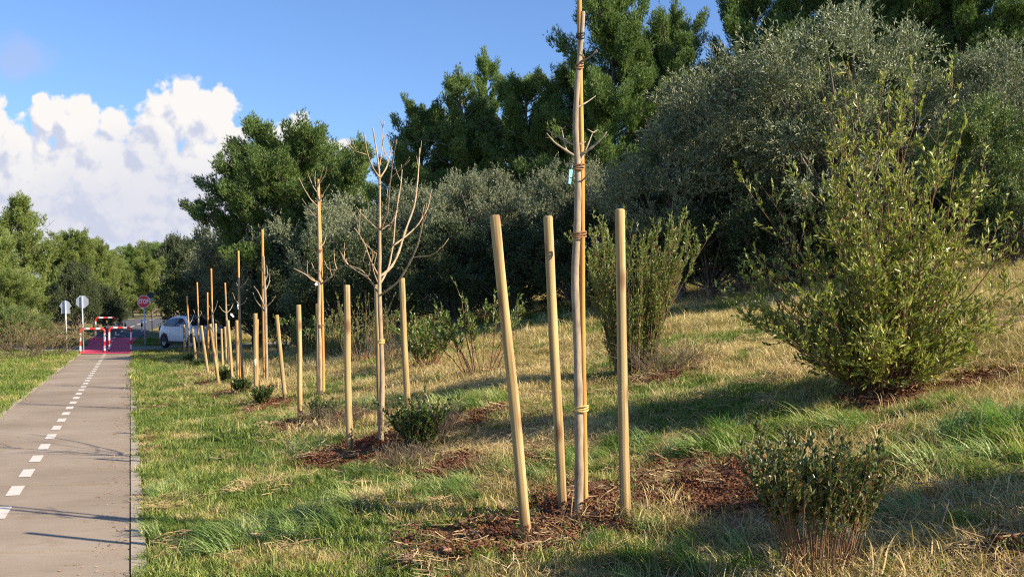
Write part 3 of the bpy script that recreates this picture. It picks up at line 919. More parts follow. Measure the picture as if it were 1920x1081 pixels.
for a in [
    (928, 403, 988, 1005, 20, 'nearest thick wooden post leaning left, lowest base of all the posts'),
    (1028, 405, 1055, 952, 18, 'pale wooden post just left of the tallest grey sapling, leaning slightly left'),
    (1163, 392, 1172, 973, 19, 'upright knotty wooden post right of the tallest sapling, rightmost post'),
    (650, 534, 655, 840, 12.5, 'wooden post left of the wide branching sapling, two dark rings near its top'),
    (706, 533, 713, 818, 11, 'yellowish wooden post directly behind the wide branching sapling trunk'),
    (753, 521, 766, 792, 11.5, 'wooden post right of the wide branching sapling, its foot behind the round boxwood'),
    (560, 571, 563, 790, 9.5, 'upright wooden post left of the sapling with the thin twiggy top'),
    (519, 590, 535, 750, 7.5, 'thin wooden post leaning left between two mid row saplings'),
    (595, 569, 598, 742, 7.5, 'wooden post half hidden behind the sapling with the thin twiggy top'),
    (478, 587, 480, 752, 8, 'brownish wooden post with a small white tag low on it'),
    (483, 598, 482, 735, 5, 'short thin wooden post close behind the brownish tagged post'),
    (444, 600, 447, 711, 6.2, 'pale upright wooden post with a chalky top beside a white tagged sapling'),
    (427, 600, 437, 737, 6, 'leaning wooden post in front of the sapling with a hanging white label'),
    (415, 616, 418, 695, 4.6, 'short upright post right of the white car bonnet'),
    (394, 607, 410, 720, 6, 'strongly left leaning post before the car windscreen, foot on bare soil'),
    (404, 606, 408, 690, 4.6, 'short post at the car grille behind the strongly leaning post'),
    (422, 612, 425, 688, 4.6, 'short straight post just beyond the front bumper of the car'),
    (377, 610, 390, 702, 5.2, 'left leaning post in front of the car door'),
    (361, 612, 367, 681, 4.6, 'slightly leaning post in front of the car side window'),
    (345, 608, 347, 674, 4.4, 'leftmost far post before the rear door of the car'),
    (371, 611, 374, 668, 3.6, 'thin far post showing between two taller posts before the car'),
    (385, 612, 388, 673, 3.6, 'thin farthest post in front of the car windscreen base'),
]:
    post(*a)

# ------------------------------------------------------------------ saplings
def sapling(trunk, branches, w0, w1, wb, m, label, group='young bare saplings planted in a row', ties=(), seed=0, twigs=0):
    rs = random.Random(seed)
    b = ray(*trunk[0]); Yd = b.y
    root = empty('sapling', b, label, 'sapling', group)
    off = np.array(b)
    def pts(pl, spread=0.0, sg=1):
        out = []
        x0, y0 = pl[0]
        for (x, y) in pl:
            d = sg * spread * math.hypot(x - x0, y - y0) / F * Yd
            out.append(np.array(at(x, y, Yd + d)) - off)
        return np.array(out)
    P = pts(trunk); P[0, 2] -= .05
    n = 40
    Q = resample(P, n)
    rad = np.linspace(w0, w1, n) / 2 / F * Yd
    zq = Q[:, 2]
    kn = 1 + .16 * (vnoise(zq * 9 + seed, zq * 0, 3) - .4)
    mb = MB(); mb.add(*tube(Q, rad * kn, 12, True, .03), True)
    mb.build('trunk', m, root)
    for i, br in enumerate(branches):
        ww = wb
        if isinstance(br[0], (int, float)):
            ww = br[0]; br = br[1:]
        Pb = pts(br, rs.uniform(.25, .9), rs.choice((-1, 1)))
        nb = max(6, 4 * len(br))
        Qb = resample(Pb, nb)
        rb = np.linspace(ww * .9, ww * .38, nb) / 2 / F * Yd
        zb = np.arange(nb)
        mb = MB(); mb.add(*tube(Qb, rb * (1 + .15 * np.sin(zb * 1.7 + i)), 7, True), True)
        for q in range(twigs):
            k = rs.randint(nb // 3, nb - 2); c0_ = Qb[k]; T_ = unit(Qb[k + 1] - Qb[k])
            e = unit(T_ * .9 + np.array([rs.gauss(0, .5), rs.gauss(0, .5), rs.uniform(.1, .7)])) * rs.uniform(10, 34) / F * Yd
            mb.add(*tube(np.array([c0_, c0_ + e * .5, c0_ + e + np.array([0, 0, .15]) * np.linalg.norm(e)]), np.array([.75, .6, .4]) / F * Yd, 4, True), True)
        mb.build('branch', m, root)
    for (x, y, wpx, mm) in ties:
        c = np.array(at(x, y, Yd)) - off
        rr = wpx / 2 / F * Yd
        mb = MB()
        for k in range(3):
            a = np.linspace(0, 2 * np.pi, 17)
            ring = np.stack([c[0] + rr * np.cos(a), c[1] + rr * .8 * np.sin(a), c[2] + (k - 1) * .009 + .01 * np.sin(a + k)], -1)
            mb.add(*tube(ring, .0052, 6, False), True)
        mb.build('tie', mm, root)
    return root
def cane(pl, w, label, dy=.055):
    b = ray(*pl[0]); b.y += dy
    P = np.array([np.array(at(x, y, b.y)) for x, y in pl]) - np.array(b)
    P[0, 2] -= .06
    Q = resample(P, 24)
    mb = MB(); mb.add(*tube(Q, np.linspace(w, w * .8, 24) / 2 / F * b.y, 10, True, .02), True)
    o = mb.build('cane_stake', M['cane'], None, b)
    props(o, label, 'cane', 'orange canes tied to the saplings')
    return o
S1 = [(1085, 957), (1086, 850), (1085, 765), (1083, 660), (1081, 600), (1077, 520), (1081, 455), (1083, 400), (1084, 320), (1083, 292), (1078, 250), (1081, 180), (1086, 110), (1092, 60), (1093, 22)]
sapling(S1, [(6.5, (1080, 294), (1058, 280), (1040, 268), (1025, 250)), (5, (1078, 272), (1055, 262), (1040, 250), (1024, 243)), (4, (1062, 281), (1057, 262), (1053, 240)), (3, (1054, 243), (1060, 237)),
             (7, (1086, 293), (1112, 275), (1128, 260), (1138, 247)), (5, (1083, 310), (1095, 290), (1105, 265), (1112, 247)), (3.5, (1112, 249), (1101, 242)), (3.5, (1112, 249), (1121, 243)),
             (4, (1088, 342), (1103, 328), (1112, 312), (1118, 300)), (2.5, (1105, 329), (1123, 330)), (5, (1086, 117), (1105, 108), (1120, 96)), (3, (1112, 102), (1119, 93)),
             (4, (1082, 202), (1100, 192), (1117, 180)), (5, (1086, 271), (1098, 266)), (3, (1095, 108), (1090, 96)), (6, (1080, 318), (1075, 303))],
        19, 8.5, 5, M['graybark'], 'tallest grey barked sapling, nearest of the row, top past the frame',
        ties=[(1086, 440, 26, M['tie']), (1090, 765, 25, M['yellowtie']), (1085, 313, 22, M['tie']), (1086, 124, 15, M['tie']), (1088, 68, 15, M['black'])], seed=1)
cane([(1098, 952), (1095, 765), (1092, 600), (1092, 440), (1091, 290), (1087, 110), (1086, -60)], 11, 'thick orange cane standing against the tallest sapling')
S2 = [(714, 826), (717, 700), (714, 620), (711, 540), (712, 480), (712, 400), (712, 332), (709, 300), (704, 270), (699, 240)]
sapling(S2, [(4, (712, 334), (697, 312), (688, 285), (681, 245)), (4, (712, 334), (725, 315), (735, 275)), (3, (712, 310), (717, 275), (718, 240)), (2, (688, 290), (670, 285), (660, 277)),
             (6, (711, 519), (735, 502), (749, 470), (760, 432), (778, 385), (784, 330), (787, 278)), (4.5, (713, 532), (729, 502), (738, 455), (741, 410), (745, 385), (752, 345), (754, 318)), (3.5, (738, 460), (765, 440), (785, 420), (803, 390), (809, 356)),
             (4, (713, 432), (727, 400), (731, 345), (738, 290), (744, 262)), (2.5, (732, 334), (755, 315), (768, 294)), (5, (715, 552), (745, 531), (770, 490), (785, 455), (793, 412), (800, 382)),
             (3, (776, 482), (803, 480), (820, 472), (831, 461)), (4, (710, 550), (697, 528), (690, 520), (672, 510), (652, 496), (641, 484)), (3, (690, 520), (679, 506), (657, 498), (643, 490)),
             (2.5, (652, 496), (644, 482), (637, 470)), (4.5, (709, 515), (695, 490), (685, 460), (672, 437), (664, 427)), (3, (674, 440), (674, 415), (676, 392)), (3, (709, 532), (700, 508), (697, 485)),
             (2.5, (690, 520), (694, 505), (696, 490)), (2, (708, 476), (702, 473), (695, 467)), (2.5, (711, 432), (697, 420), (684, 408)), (2.5, (713, 432), (728, 422), (740, 412)), (2.5, (686, 470), (679, 490), (693, 497)),
             (2, (741, 410), (735, 420), (732, 428)), (2, (718, 240), (717, 233)), (2, (712, 300), (722, 290), (731, 283))],
        11.5, 2.6, 4, M['tanbark'], 'sapling with wide spreading bare branches between three posts', ties=[(714, 640, 13, M['yellowtie'])], seed=2, twigs=2)
S3 = [(601, 744), (600, 640), (598, 600), (599, 500), (597, 400), (596, 350)]
sapling(S3, [(4, (599, 530), (585, 525), (573, 514), (551, 503)), (3, (590, 525), (575, 512), (561, 501)), (2.5, (577, 517), (576, 503), (576, 488)), (3, (599, 510), (592, 512), (587, 500), (584, 492)),
             (4, (601, 533), (620, 520), (630, 506), (650, 495), (650, 484)), (2.5, (630, 506), (615, 505), (608, 488)), (2.5, (632, 506), (627, 490), (626, 468)), (2, (622, 518), (619, 505), (618, 490)),
             (3, (597, 388), (583, 375), (568, 350), (560, 332)), (2.5, (597, 365), (587, 350), (577, 325)), (2.5, (596, 352), (600, 335), (607, 313)), (2.5, (597, 380), (608, 360), (618, 345)), (2, (598, 345), (610, 328), (613, 312)),
             (2.5, (598, 412), (585, 400), (566, 372)), (2.5, (600, 465), (608, 455), (612, 440)), (2, (598, 480), (588, 468)), (2, (592, 350), (590, 336), (592, 320))],
        8, 4, 3, M['tanbark'], 'sapling with a thin twiggy top and one low whorl of upturned branches', ties=[(602, 610, 12, M['tie']), (600, 470, 9, M['tie'])], seed=3, twigs=0)
cane([(607, 741), (605, 620), (602, 480), (597, 336)], 6, 'orange cane behind the sapling with the thin twiggy top')
S4 = [(500, 716), (499, 640), (498, 575), (496, 530), (494, 480)]
sapling(S4, [(3.5, (497, 577), (485, 548), (476, 536)), (3, (496, 583), (481, 565), (474, 548)), (3, (499, 575), (510, 565), (516, 555)), (3, (496, 528), (502, 515), (500, 497)), (2.5, (502, 516), (506, 505)), (3, (497, 545), (505, 530), (506, 512))],
        7, 4, 3, M['graybark'], 'knobbly sapling with a dense tuft of cut branches below its cane top', seed=4)
cane([(496, 716), (494, 600), (492, 430)], 6, 'orange cane with a blunt top above the knobbly sapling')
S5 = [(455, 716), (452, 650), (450, 600), (449, 560), (448, 520)]
sapling(S5, [(2.5, (449, 542), (443, 530)), (2.5, (449, 540), (460, 531), (466, 518)), (2.5, (449, 572), (440, 560), (436, 548)), (2.5, (450, 572), (460, 566), (463, 558))], 5.5, 3, 2.5, M['graybark'],
        'slim pale sapling beside the chalky topped post, two pairs of upturned twigs', seed=5)
cane([(451, 714), (449, 600), (447, 470)], 4.6, 'orange cane rising above the slim pale sapling')
S6 = [(431, 690), (426, 620), (424, 585), (423, 550)]
sapling(S6, [(2.5, (425, 587), (417, 582), (411, 573)), (2.5, (425, 587), (432, 580), (437, 570)), (2, (424, 572), (431, 571))], 4.5, 3, 2.5, M['graybark'], 'small sapling with a hanging white label right of the car', seed=6)
cane([(429, 690), (425, 600), (422, 530)], 4, 'orange cane right of the car behind a hanging white label')
sapling([(404, 684), (400, 620), (397, 560)], [(2, (398, 590), (404, 578), (408, 564)), (2, (398, 585), (392, 572))], 3.8, 2.4, 2, M['graybark'], 'sapling in front of the car bonnet with one long right twig', seed=7)
cane([(402, 684), (398, 600), (396, 503)], 4, 'tall orange cane in front of the car windscreen')
sapling([(392, 680), (391, 630), (389, 580)], [(2, (390, 600), (380, 592), (376, 582)), (2, (390, 600), (395, 592))], 3.4, 2.2, 1.8, M['graybark'], 'far sapling with drooping fine twigs before the car windscreen', seed=8)
cane([(391, 680), (390, 620), (389, 548)], 3.6, 'short reddish cane before the middle of the windscreen')
sapling([(374, 666), (373, 620), (371, 570)], [(2, (372, 600), (366, 590), (363, 580)), (2, (372, 597), (377, 588))], 3.2, 2, 1.8, M['graybark'], 'far sapling in front of the car front door', seed=9)
cane([(373, 666), (372, 600), (369.5, 529)], 3.6, 'orange cane before the front door of the car')
sapling([(356, 664), (354, 620), (352, 585)], [(1.8, (353, 610), (360, 600), (363, 590)), (1.8, (353, 606), (348, 596))], 3, 2, 1.8, M['graybark'], 'farthest sapling in front of the car rear window', seed=10)
cane([(355.5, 664), (353.5, 610), (350.5, 555)], 3.6, 'farthest reddish cane before the car rear window')
# tags hanging from the saplings
def tag(px, py, ref, wpx, hpx, m, label, tilt=0.0):
    b = ray(*ref); Yd = b.y - .05
    c = at(px, py, Yd); ww = wpx / F * Yd; hh = hpx / F * Yd
    mb = MB()
    V, Fq = box((0, 0, -hh / 2), (ww, .004, hh)); V[V[:, 2] < -hh * .9, 0] *= .7
    mb.add(V, [Fq]); mb.add(*tube([(0, 0, -.004), (.004, 0, hh * .12), (.01, .01, hh * .3)], .0015, 5))
    o = mb.build('plant_tag', m, None, c)
    o.rotation_euler = (0, tilt, .3)
    props(o, label, 'tag')
tag(1071, 318, (1085, 958), 7, 27, M['bluetag'], 'blue plastic tag hanging at the whorl of the tallest sapling', .12)
tag(433, 588, (431, 690), 4, 8, M['whitetag'], 'white label hanging from the small sapling right of the car', -.7)
tag(447, 570, (455, 716), 3.4, 9, M['whitetag'], 'white label on the slim pale sapling with upturned twigs', .1)
tag(479, 673, (480, 752), 3.4, 11, M['whitetag'], 'white tag low on the brownish wooden post', .0)
tag(595, 531, (601, 744), 6, 5, M['whitetag'], 'white label at the low whorl of the thin topped sapling', .9)

# ------------------------------------------------------------------ shrubs
def shrub(name, base_px, h, label, lm, sm, n_stem=30, spread=.55, curve=.3, n_twig=9, n_leaf=22, leaf=(.045, .013), twig=.35, seed=0, cat='shrub', group=None, start=.25, base_r=.15, stem_r=.008, squash=1.0, depth=None, up=.5, lens=(.6, 1.0), loc=None, ell=0.0):
    global rng
    keep = rng; rng = np.random.default_rng(1000 + seed)
    b = loc if loc is not None else ray(*base_px)
    root = empty(name, b, label, cat, group)
    sb = MB(); LP, LD = [], []
    for i in range(n_stem):
        a = rng.uniform(0, 2 * np.pi); ti = spread * (math.sqrt(rng.uniform(.02, 1)) if not ell else rng.uniform(.0, 1) ** 1.2)
        Ls = h * rng.uniform(*lens) / max(.5, math.cos(ti) * .9 + .1) if not ell else h * rng.uniform(*lens) * (1 - ell * (ti / spread) ** .8)
        vig = rng.uniform(.4, 1.4)
        d0 = np.array([math.sin(ti) * math.cos(a), math.sin(ti) * math.sin(a), math.cos(ti)])
        r0 = base_r * math.sqrt(rng.uniform(0, 1)); p0 = np.array([r0 * math.cos(a), r0 * math.sin(a), -.04])
        t = np.linspace(0, 1, 9)[:, None]
        outw = np.array([math.cos(a), math.sin(a), 0])
        wob = np.cumsum(rng.normal(0, .018, (9, 3)), axis=0) * Ls
        Pt = p0 + d0 * Ls * t + outw * curve * Ls * t ** 2 * .5 - np.array([0, 0, 1]) * curve * .25 * Ls * t ** 2.5 + wob * t
        Pt[:, 2] *= squash
        rr = np.linspace(stem_r, stem_r * .3, 9) * rng.uniform(.6, 1.2)
        sb.add(*tube(Pt, rr, 5, False), True)
        for j in range(n_twig):
            tt = rng.uniform(start, 1) if j else 1.0
            k = tt * 8; k0 = int(min(7, k)); q = Pt[k0] + (Pt[k0 + 1] - Pt[k0]) * (k - k0)
            T = unit(Pt[k0 + 1] - Pt[k0])
            dd = unit(T * .7 + sph(1)[0] * .85 + np.array([0, 0, up])) if j else T
            tl = twig * rng.uniform(.5, 1.1) * (1 - .4 * tt)
            m_ = 6; ts = np.linspace(0, 1, m_)[:, None]
            Tp = q + dd * tl * ts + np.array([0, 0, .12]) * tl * ts ** 2 + np.cumsum(rng.normal(0, .03, (m_, 3)), axis=0) * tl * ts
            sb.add(*tube(Tp, np.linspace(stem_r * .35, stem_r * .15, m_), 3, False), True)
            nl = max(2, int(n_leaf * vig * tl / twig))
            lt = rng.uniform(.08, 1.0, nl); kk = lt * (m_ - 1); k1 = np.minimum(m_ - 2, kk.astype(int))
            lp = Tp[k1] + (Tp[k1 + 1] - Tp[k1]) * (kk - k1)[:, None]
            LP.append(lp); LD.append(unit(dd * .9 + sph(nl) * .75 + np.array([0, 0, .25])))
    LP = np.concatenate(LP); LD = np.concatenate(LD); n = len(LP)
    V, Fq = leaf_arrays(LP, LD, unit(sph(n) * .8 + np.array([0, 0, .8])), leaf[0] * rng.uniform(.6, 1.2, n), leaf[1] * rng.uniform(.7, 1.2, n))
    sb.build('stems', sm, root)
    MB().add(V, [Fq]).build('foliage', lm, root)
    rng = keep
    return root
shrub('bush', (1650, 728), 2.78, 'large loose olive green bush with long shoots on the right', M['bush'], M['twig'], n_stem=124, spread=1.1, curve=.0, n_twig=18, n_leaf=19, leaf=(.064, .024), twig=.34, seed=1, start=.12, base_r=.2, stem_r=.0075, lens=(.55, 1.0), up=.35, ell=.60)
shrub('bush', (1185, 700), 1.92, 'upright yellow green bush behind the rightmost post', M['broom'], M['twig'], n_stem=92, spread=.35, curve=.03, n_twig=16, n_leaf=36, leaf=(.052, .017), twig=.30, seed=2, start=.06, base_r=.25, stem_r=.008, up=1.2)
shrub('shrub', (803, 690), .95, 'bright green leafy strawberry tree shrub right of the wide branching sapling', M['arbutus'], M['twig'], n_stem=36, spread=.6, curve=.1, n_twig=8, n_leaf=18, leaf=(.075, .030), twig=.24, seed=3, base_r=.12, up=.8)
shrub('shrub', (905, 702), 1.2, 'open bare stemmed shrub with leaf tufts left of the nearest post', M['arbutus'], M['twig'], n_stem=18, spread=.62, curve=.1, n_twig=9, n_leaf=20, leaf=(.072, .028), twig=.26, seed=4, base_r=.25, start=.5, stem_r=.012, up=.9)
shrub('shrub', (680, 682), 1.35, 'dense fine leaved shrub with upright shoots behind the wide branching sapling', M['broom'], M['twig'], n_stem=46, spread=.5, curve=.05, n_twig=9, n_leaf=24, leaf=(.045, .014), twig=.3, seed=5, base_r=.35, up=1.2)
shrub('shrub', (632, 668), .85, 'low green shrub between the twiggy sapling and the ringed post', M['laurel'], M['twig'], n_stem=28, spread=.7, curve=.1, n_twig=8, n_leaf=20, leaf=(.06, .022), twig=.25, seed=6, base_r=.3)
shrub('shrub', (578, 668), 1.05, 'green leafy shrub right of the upright mid row post', M['arbutus'], M['twig'], n_stem=38, spread=.5, curve=.1, n_twig=8, n_leaf=18, leaf=(.07, .026), twig=.26, seed=7, base_r=.25, up=.9)
shrub('shrub', (540, 664), .8, 'dark low shrub left of the upright mid row post', M['laurel'], M['twig'], n_stem=24, spread=.7, curve=.1, n_twig=8, n_leaf=18, leaf=(.06, .022), twig=.25, seed=8, base_r=.3)
BX = 'dark boxwood plants at the feet of the posts'
def boxwood(px, h, label, seed, n=22):
    return shrub('boxwood', px, h, label, M['box'], M['twig'], n_stem=n * 2, spread=.60, curve=.05, n_twig=13, n_leaf=22, leaf=(.030, .018), twig=.10, seed=seed, cat='shrub', group=BX, base_r=.05, stem_r=.004, start=.12)
boxwood((784, 848), .52, 'largest dark boxwood, at the foot of the post right of the wide sapling', 11, 34)
boxwood((604, 792), .30, 'small dark boxwood at the foot of the twiggy topped sapling', 12)
boxwood((491, 757), .30, 'rounded dark boxwood beside the brownish tagged post', 13)
boxwood((452, 735), .26, 'low dark boxwood between the chalky topped post and the tagged post', 14)
boxwood((425, 712), .30, 'dark boxwood right of the strongly leaning far post', 15)
boxwood((376, 692), .30, 'dark far boxwood between two leaning posts before the car', 16)
boxwood((352, 680), .28, 'farthest dark boxwood beside the leftmost far post', 17)
shrub('boxwood', (1530, 1088), .60, 'reddish stemmed boxwood plant in the shaded right foreground', M['fore'], M['twig'], n_stem=84, spread=.36, curve=.02, n_twig=9, n_leaf=25, leaf=(.033, .018), twig=.12, seed=23, base_r=.12, stem_r=.0035, start=.55, up=.7, lens=(.75, 1.05))
# dry clumps
def twiggy(px, h, label, seed, n=60, spread=.9, leaf=(.05, .006), cat='dry plant', m='dead', name='dry_clump', nt=5):
    return shrub(name, px, h, label, M[m], M['dead'], n_stem=n, spread=spread, curve=.3, n_twig=nt, n_leaf=8, leaf=leaf, twig=.22, seed=seed, cat=cat, base_r=.2, stem_r=.003)
twiggy((735, 688), .62, 'tall dry tan grass clump left of the bright strawberry tree shrub', 21, 90, .5, (.10, .006))
twiggy((1240, 700), .45, 'brown dry clump at the right foot of the upright bush', 22, 90, .9)
twiggy((800, 825), .32, 'pale dry grass tuft behind the largest boxwood', 23, 80, .6, (.08, .005))
twiggy((770, 880), .22, 'reddish dry stalks in front of the largest boxwood', 24, 60, .6)
twiggy((625, 808), .30, 'dry brown stalks right of the small boxwood by the twiggy sapling', 25, 60, .6)
twiggy((1890, 470), 1.5, 'grey brown leafless thicket at the right edge below the trees', 26, 110, .8, nt=8)
twiggy((1330, 575), .55, 'dry stalks at the dark wood edge right of the upright bush', 27, 60, .7)
twiggy((1410, 560), .5, 'straw coloured weeds at the wood edge left of the large bush', 28, 60, .6)

# ------------------------------------------------------------------ loose sticks and stones
def stick(pl, w, label, lift=.02, m='cane'):
    P = []
    for x, y, l in pl:
        q = ray(x, y + l * 0); P.append((q.x, q.y, q.z + lift + l))
    P = np.array(P); c = P[0].copy()
    Q = resample(P - c, 18)
    mb = MB(); mb.add(*tube(Q, np.linspace(w, w * .5, 18) / 2 / F * c[1], 7, True, .06), True)
    o = mb.build('stick', M['dead'] if m == 'dead' else M[m], None, c)
    props(o, label, 'stick')
stick([(1568, 1035, .02), (1580, 1022, .10), (1592, 1035, .06), (1598, 1055, .01), (1620, 1072, .0), (1650, 1090, .0)], 6, 'bent tan branch lying right of the foreground boxwood', m='tanbark')
stick([(1755, 1025, .0), (1768, 1010, .06), (1780, 1000, .14)], 5, 'short broken stick poking up at lower right', m='tanbark')
stick([(1525, 722, .0), (1590, 716, .02), (1605, 722, .01), (1640, 732, .0), (1672, 722, .02)], 4, 'pale bent stick lying under the large bush', m='tanbark')
stick([(830, 776, .0), (860, 762, .05), (875, 756, .08)], 2.5, 'thin straight stick lying in grass behind the round boxwood', m='tanbark')
stick([(880, 1003, .01), (895, 1012, .02), (908, 1020, .0)], 4, 'short pale stick on the soil left of the nearest post', m='tanbark')
import bmesh
def stone(px, py, wpx, label, m='rock', name='stone', fl=.8):
    b = ray(px, py); r = wpx / 2 / F * b.y
    bm = bmesh.new(); bmesh.ops.create_icosphere(bm, subdivisions=3, radius=1)
    V = np.array([v.co[:] for v in bm.verts]); Fc = np.array([[v.index for v in f.verts] for f in bm.faces]); bm.free()
    rr = .8 + .7 * (fbm(V[:, 0] * 1.2 + V[:, 2] * .9 + px, V[:, 1] * 1.2 - V[:, 2] * .7 + py, int(px), 4) - .45)
    V = V * rr[:, None] * r * np.array([1, 1, fl]); V[:, 2] += r * .45
    o = MB().add(V, [Fc], False).build(name, M[m], None, b)
    props(o, label, 'stone')
stone(760, 1058, 34, 'dark reddish stone lying in the lower middle grass')
stone(835, 1038, 28, 'reddish earth lump left of the nearest post')
stone(550, 972, 18, 'small brown earth lump in the grass near the path')
stone(1540, 760, 14, 'small grey stone on the dry grass under the large bush', 'kerb')
stone(611, 690, 14, 'pale stone behind the sapling with the thin twiggy top', 'white')

# ------------------------------------------------------------------ trees
def tree_meshes(kind, seed, h, cr, c0, lm, n_clump=90, per=600, leaf=(.08, .024), clump_r=(.35, .75), shoots=0.3, flat=1.0, lump=.35):
    """broad leaved tree: tapered trunk, limbs, and a crown of many separate leaf sprays"""
    global rng
    keep = rng; rng = np.random.default_rng(seed)
    tb = MB(); hub = np.array([rng.normal(0, .1), rng.normal(0, .1), h * (c0 + .12)])
    Q = resample([(0, 0, -.3), (rng.normal(0, .05), rng.normal(0, .05), h * c0 * .6), hub], 12)
    tb.add(*tube(Q, np.linspace(.035, .022, 12) * h, 9, False, .05), True)
    cz = h * (c0 + (1 - c0) * .5); rz = h * (1 - c0) * .5 * flat
    d = sph(n_clump); d[:, 2] = np.where(d[:, 2] < -.75, -d[:, 2], d[:, 2])
    prof = 1 + lump * (fbm(d[:, 0] * 1.7 + 3, d[:, 1] * 1.7 + d[:, 2] * 1.9 + 7, seed, 2) - .5) * 2
    rad = np.where(rng.uniform(0, 1, n_clump) < .75, rng.uniform(.72, 1.0, n_clump), rng.uniform(.25, .7, n_clump)) * prof
    C = np.stack([d[:, 0] * cr * rad, d[:, 1] * cr * rad, cz + d[:, 2] * rz * rad], -1)
    C[:, 2] = np.maximum(C[:, 2], h * c0 * .8)
    for i in range(min(n_clump, 34)):
        m_ = hub * .35 + C[i] * .65; m_[2] -= .1 * h * rng.uniform(0, .6)
        Qb = resample([hub - np.array([0, 0, h * .05 * rng.uniform(0, 2)]), m_, C[i]], 8)
        tb.add(*tube(Qb, np.linspace(.014, .003, 8) * h, 5, False), True)
    LP, LD = [], []
    for i in range(n_clump):
        rc = rng.uniform(*clump_r)
        outw = unit(C[i] - np.array([0, 0, cz * .9]))
        n = int(per * (rc / clump_r[1]) ** 2)
        nt_ = max(6, n // 14)
        td = unit(sph(nt_) * .9 + outw * .65 + np.array([0, 0, .45]))
        tl = rc * rng.uniform(.45, 1.0, nt_) * np.where(rng.uniform(0, 1, nt_) < shoots, 1.35, 1)
        st = C[i] + sph(nt_) * rc * .35
        k = rng.integers(0, nt_, n); t = rng.uniform(.1, 1, n) ** .8
        p = st[k] + td[k] * (tl[k] * t)[:, None] + rng.normal(0, .018, (n, 3))
        LP.append(p); LD.append(unit(td[k] * .8 + sph(n) * .75 + np.array([0, 0, .2])))
    LP = np.concatenate(LP); LD = np.concatenate(LD); n = len(LP)
    V, Fq = leaf_arrays(LP, LD, unit(sph(n) + np.array([0, 0, .5])), leaf[0] * rng.uniform(.6, 1.25, n), leaf[1] * rng.uniform(.7, 1.25, n))
    rng = keep
    return tb.mesh(kind + '_trunk', M['bark']), MB().add(V, [Fq]).mesh(kind + '_crown', lm)
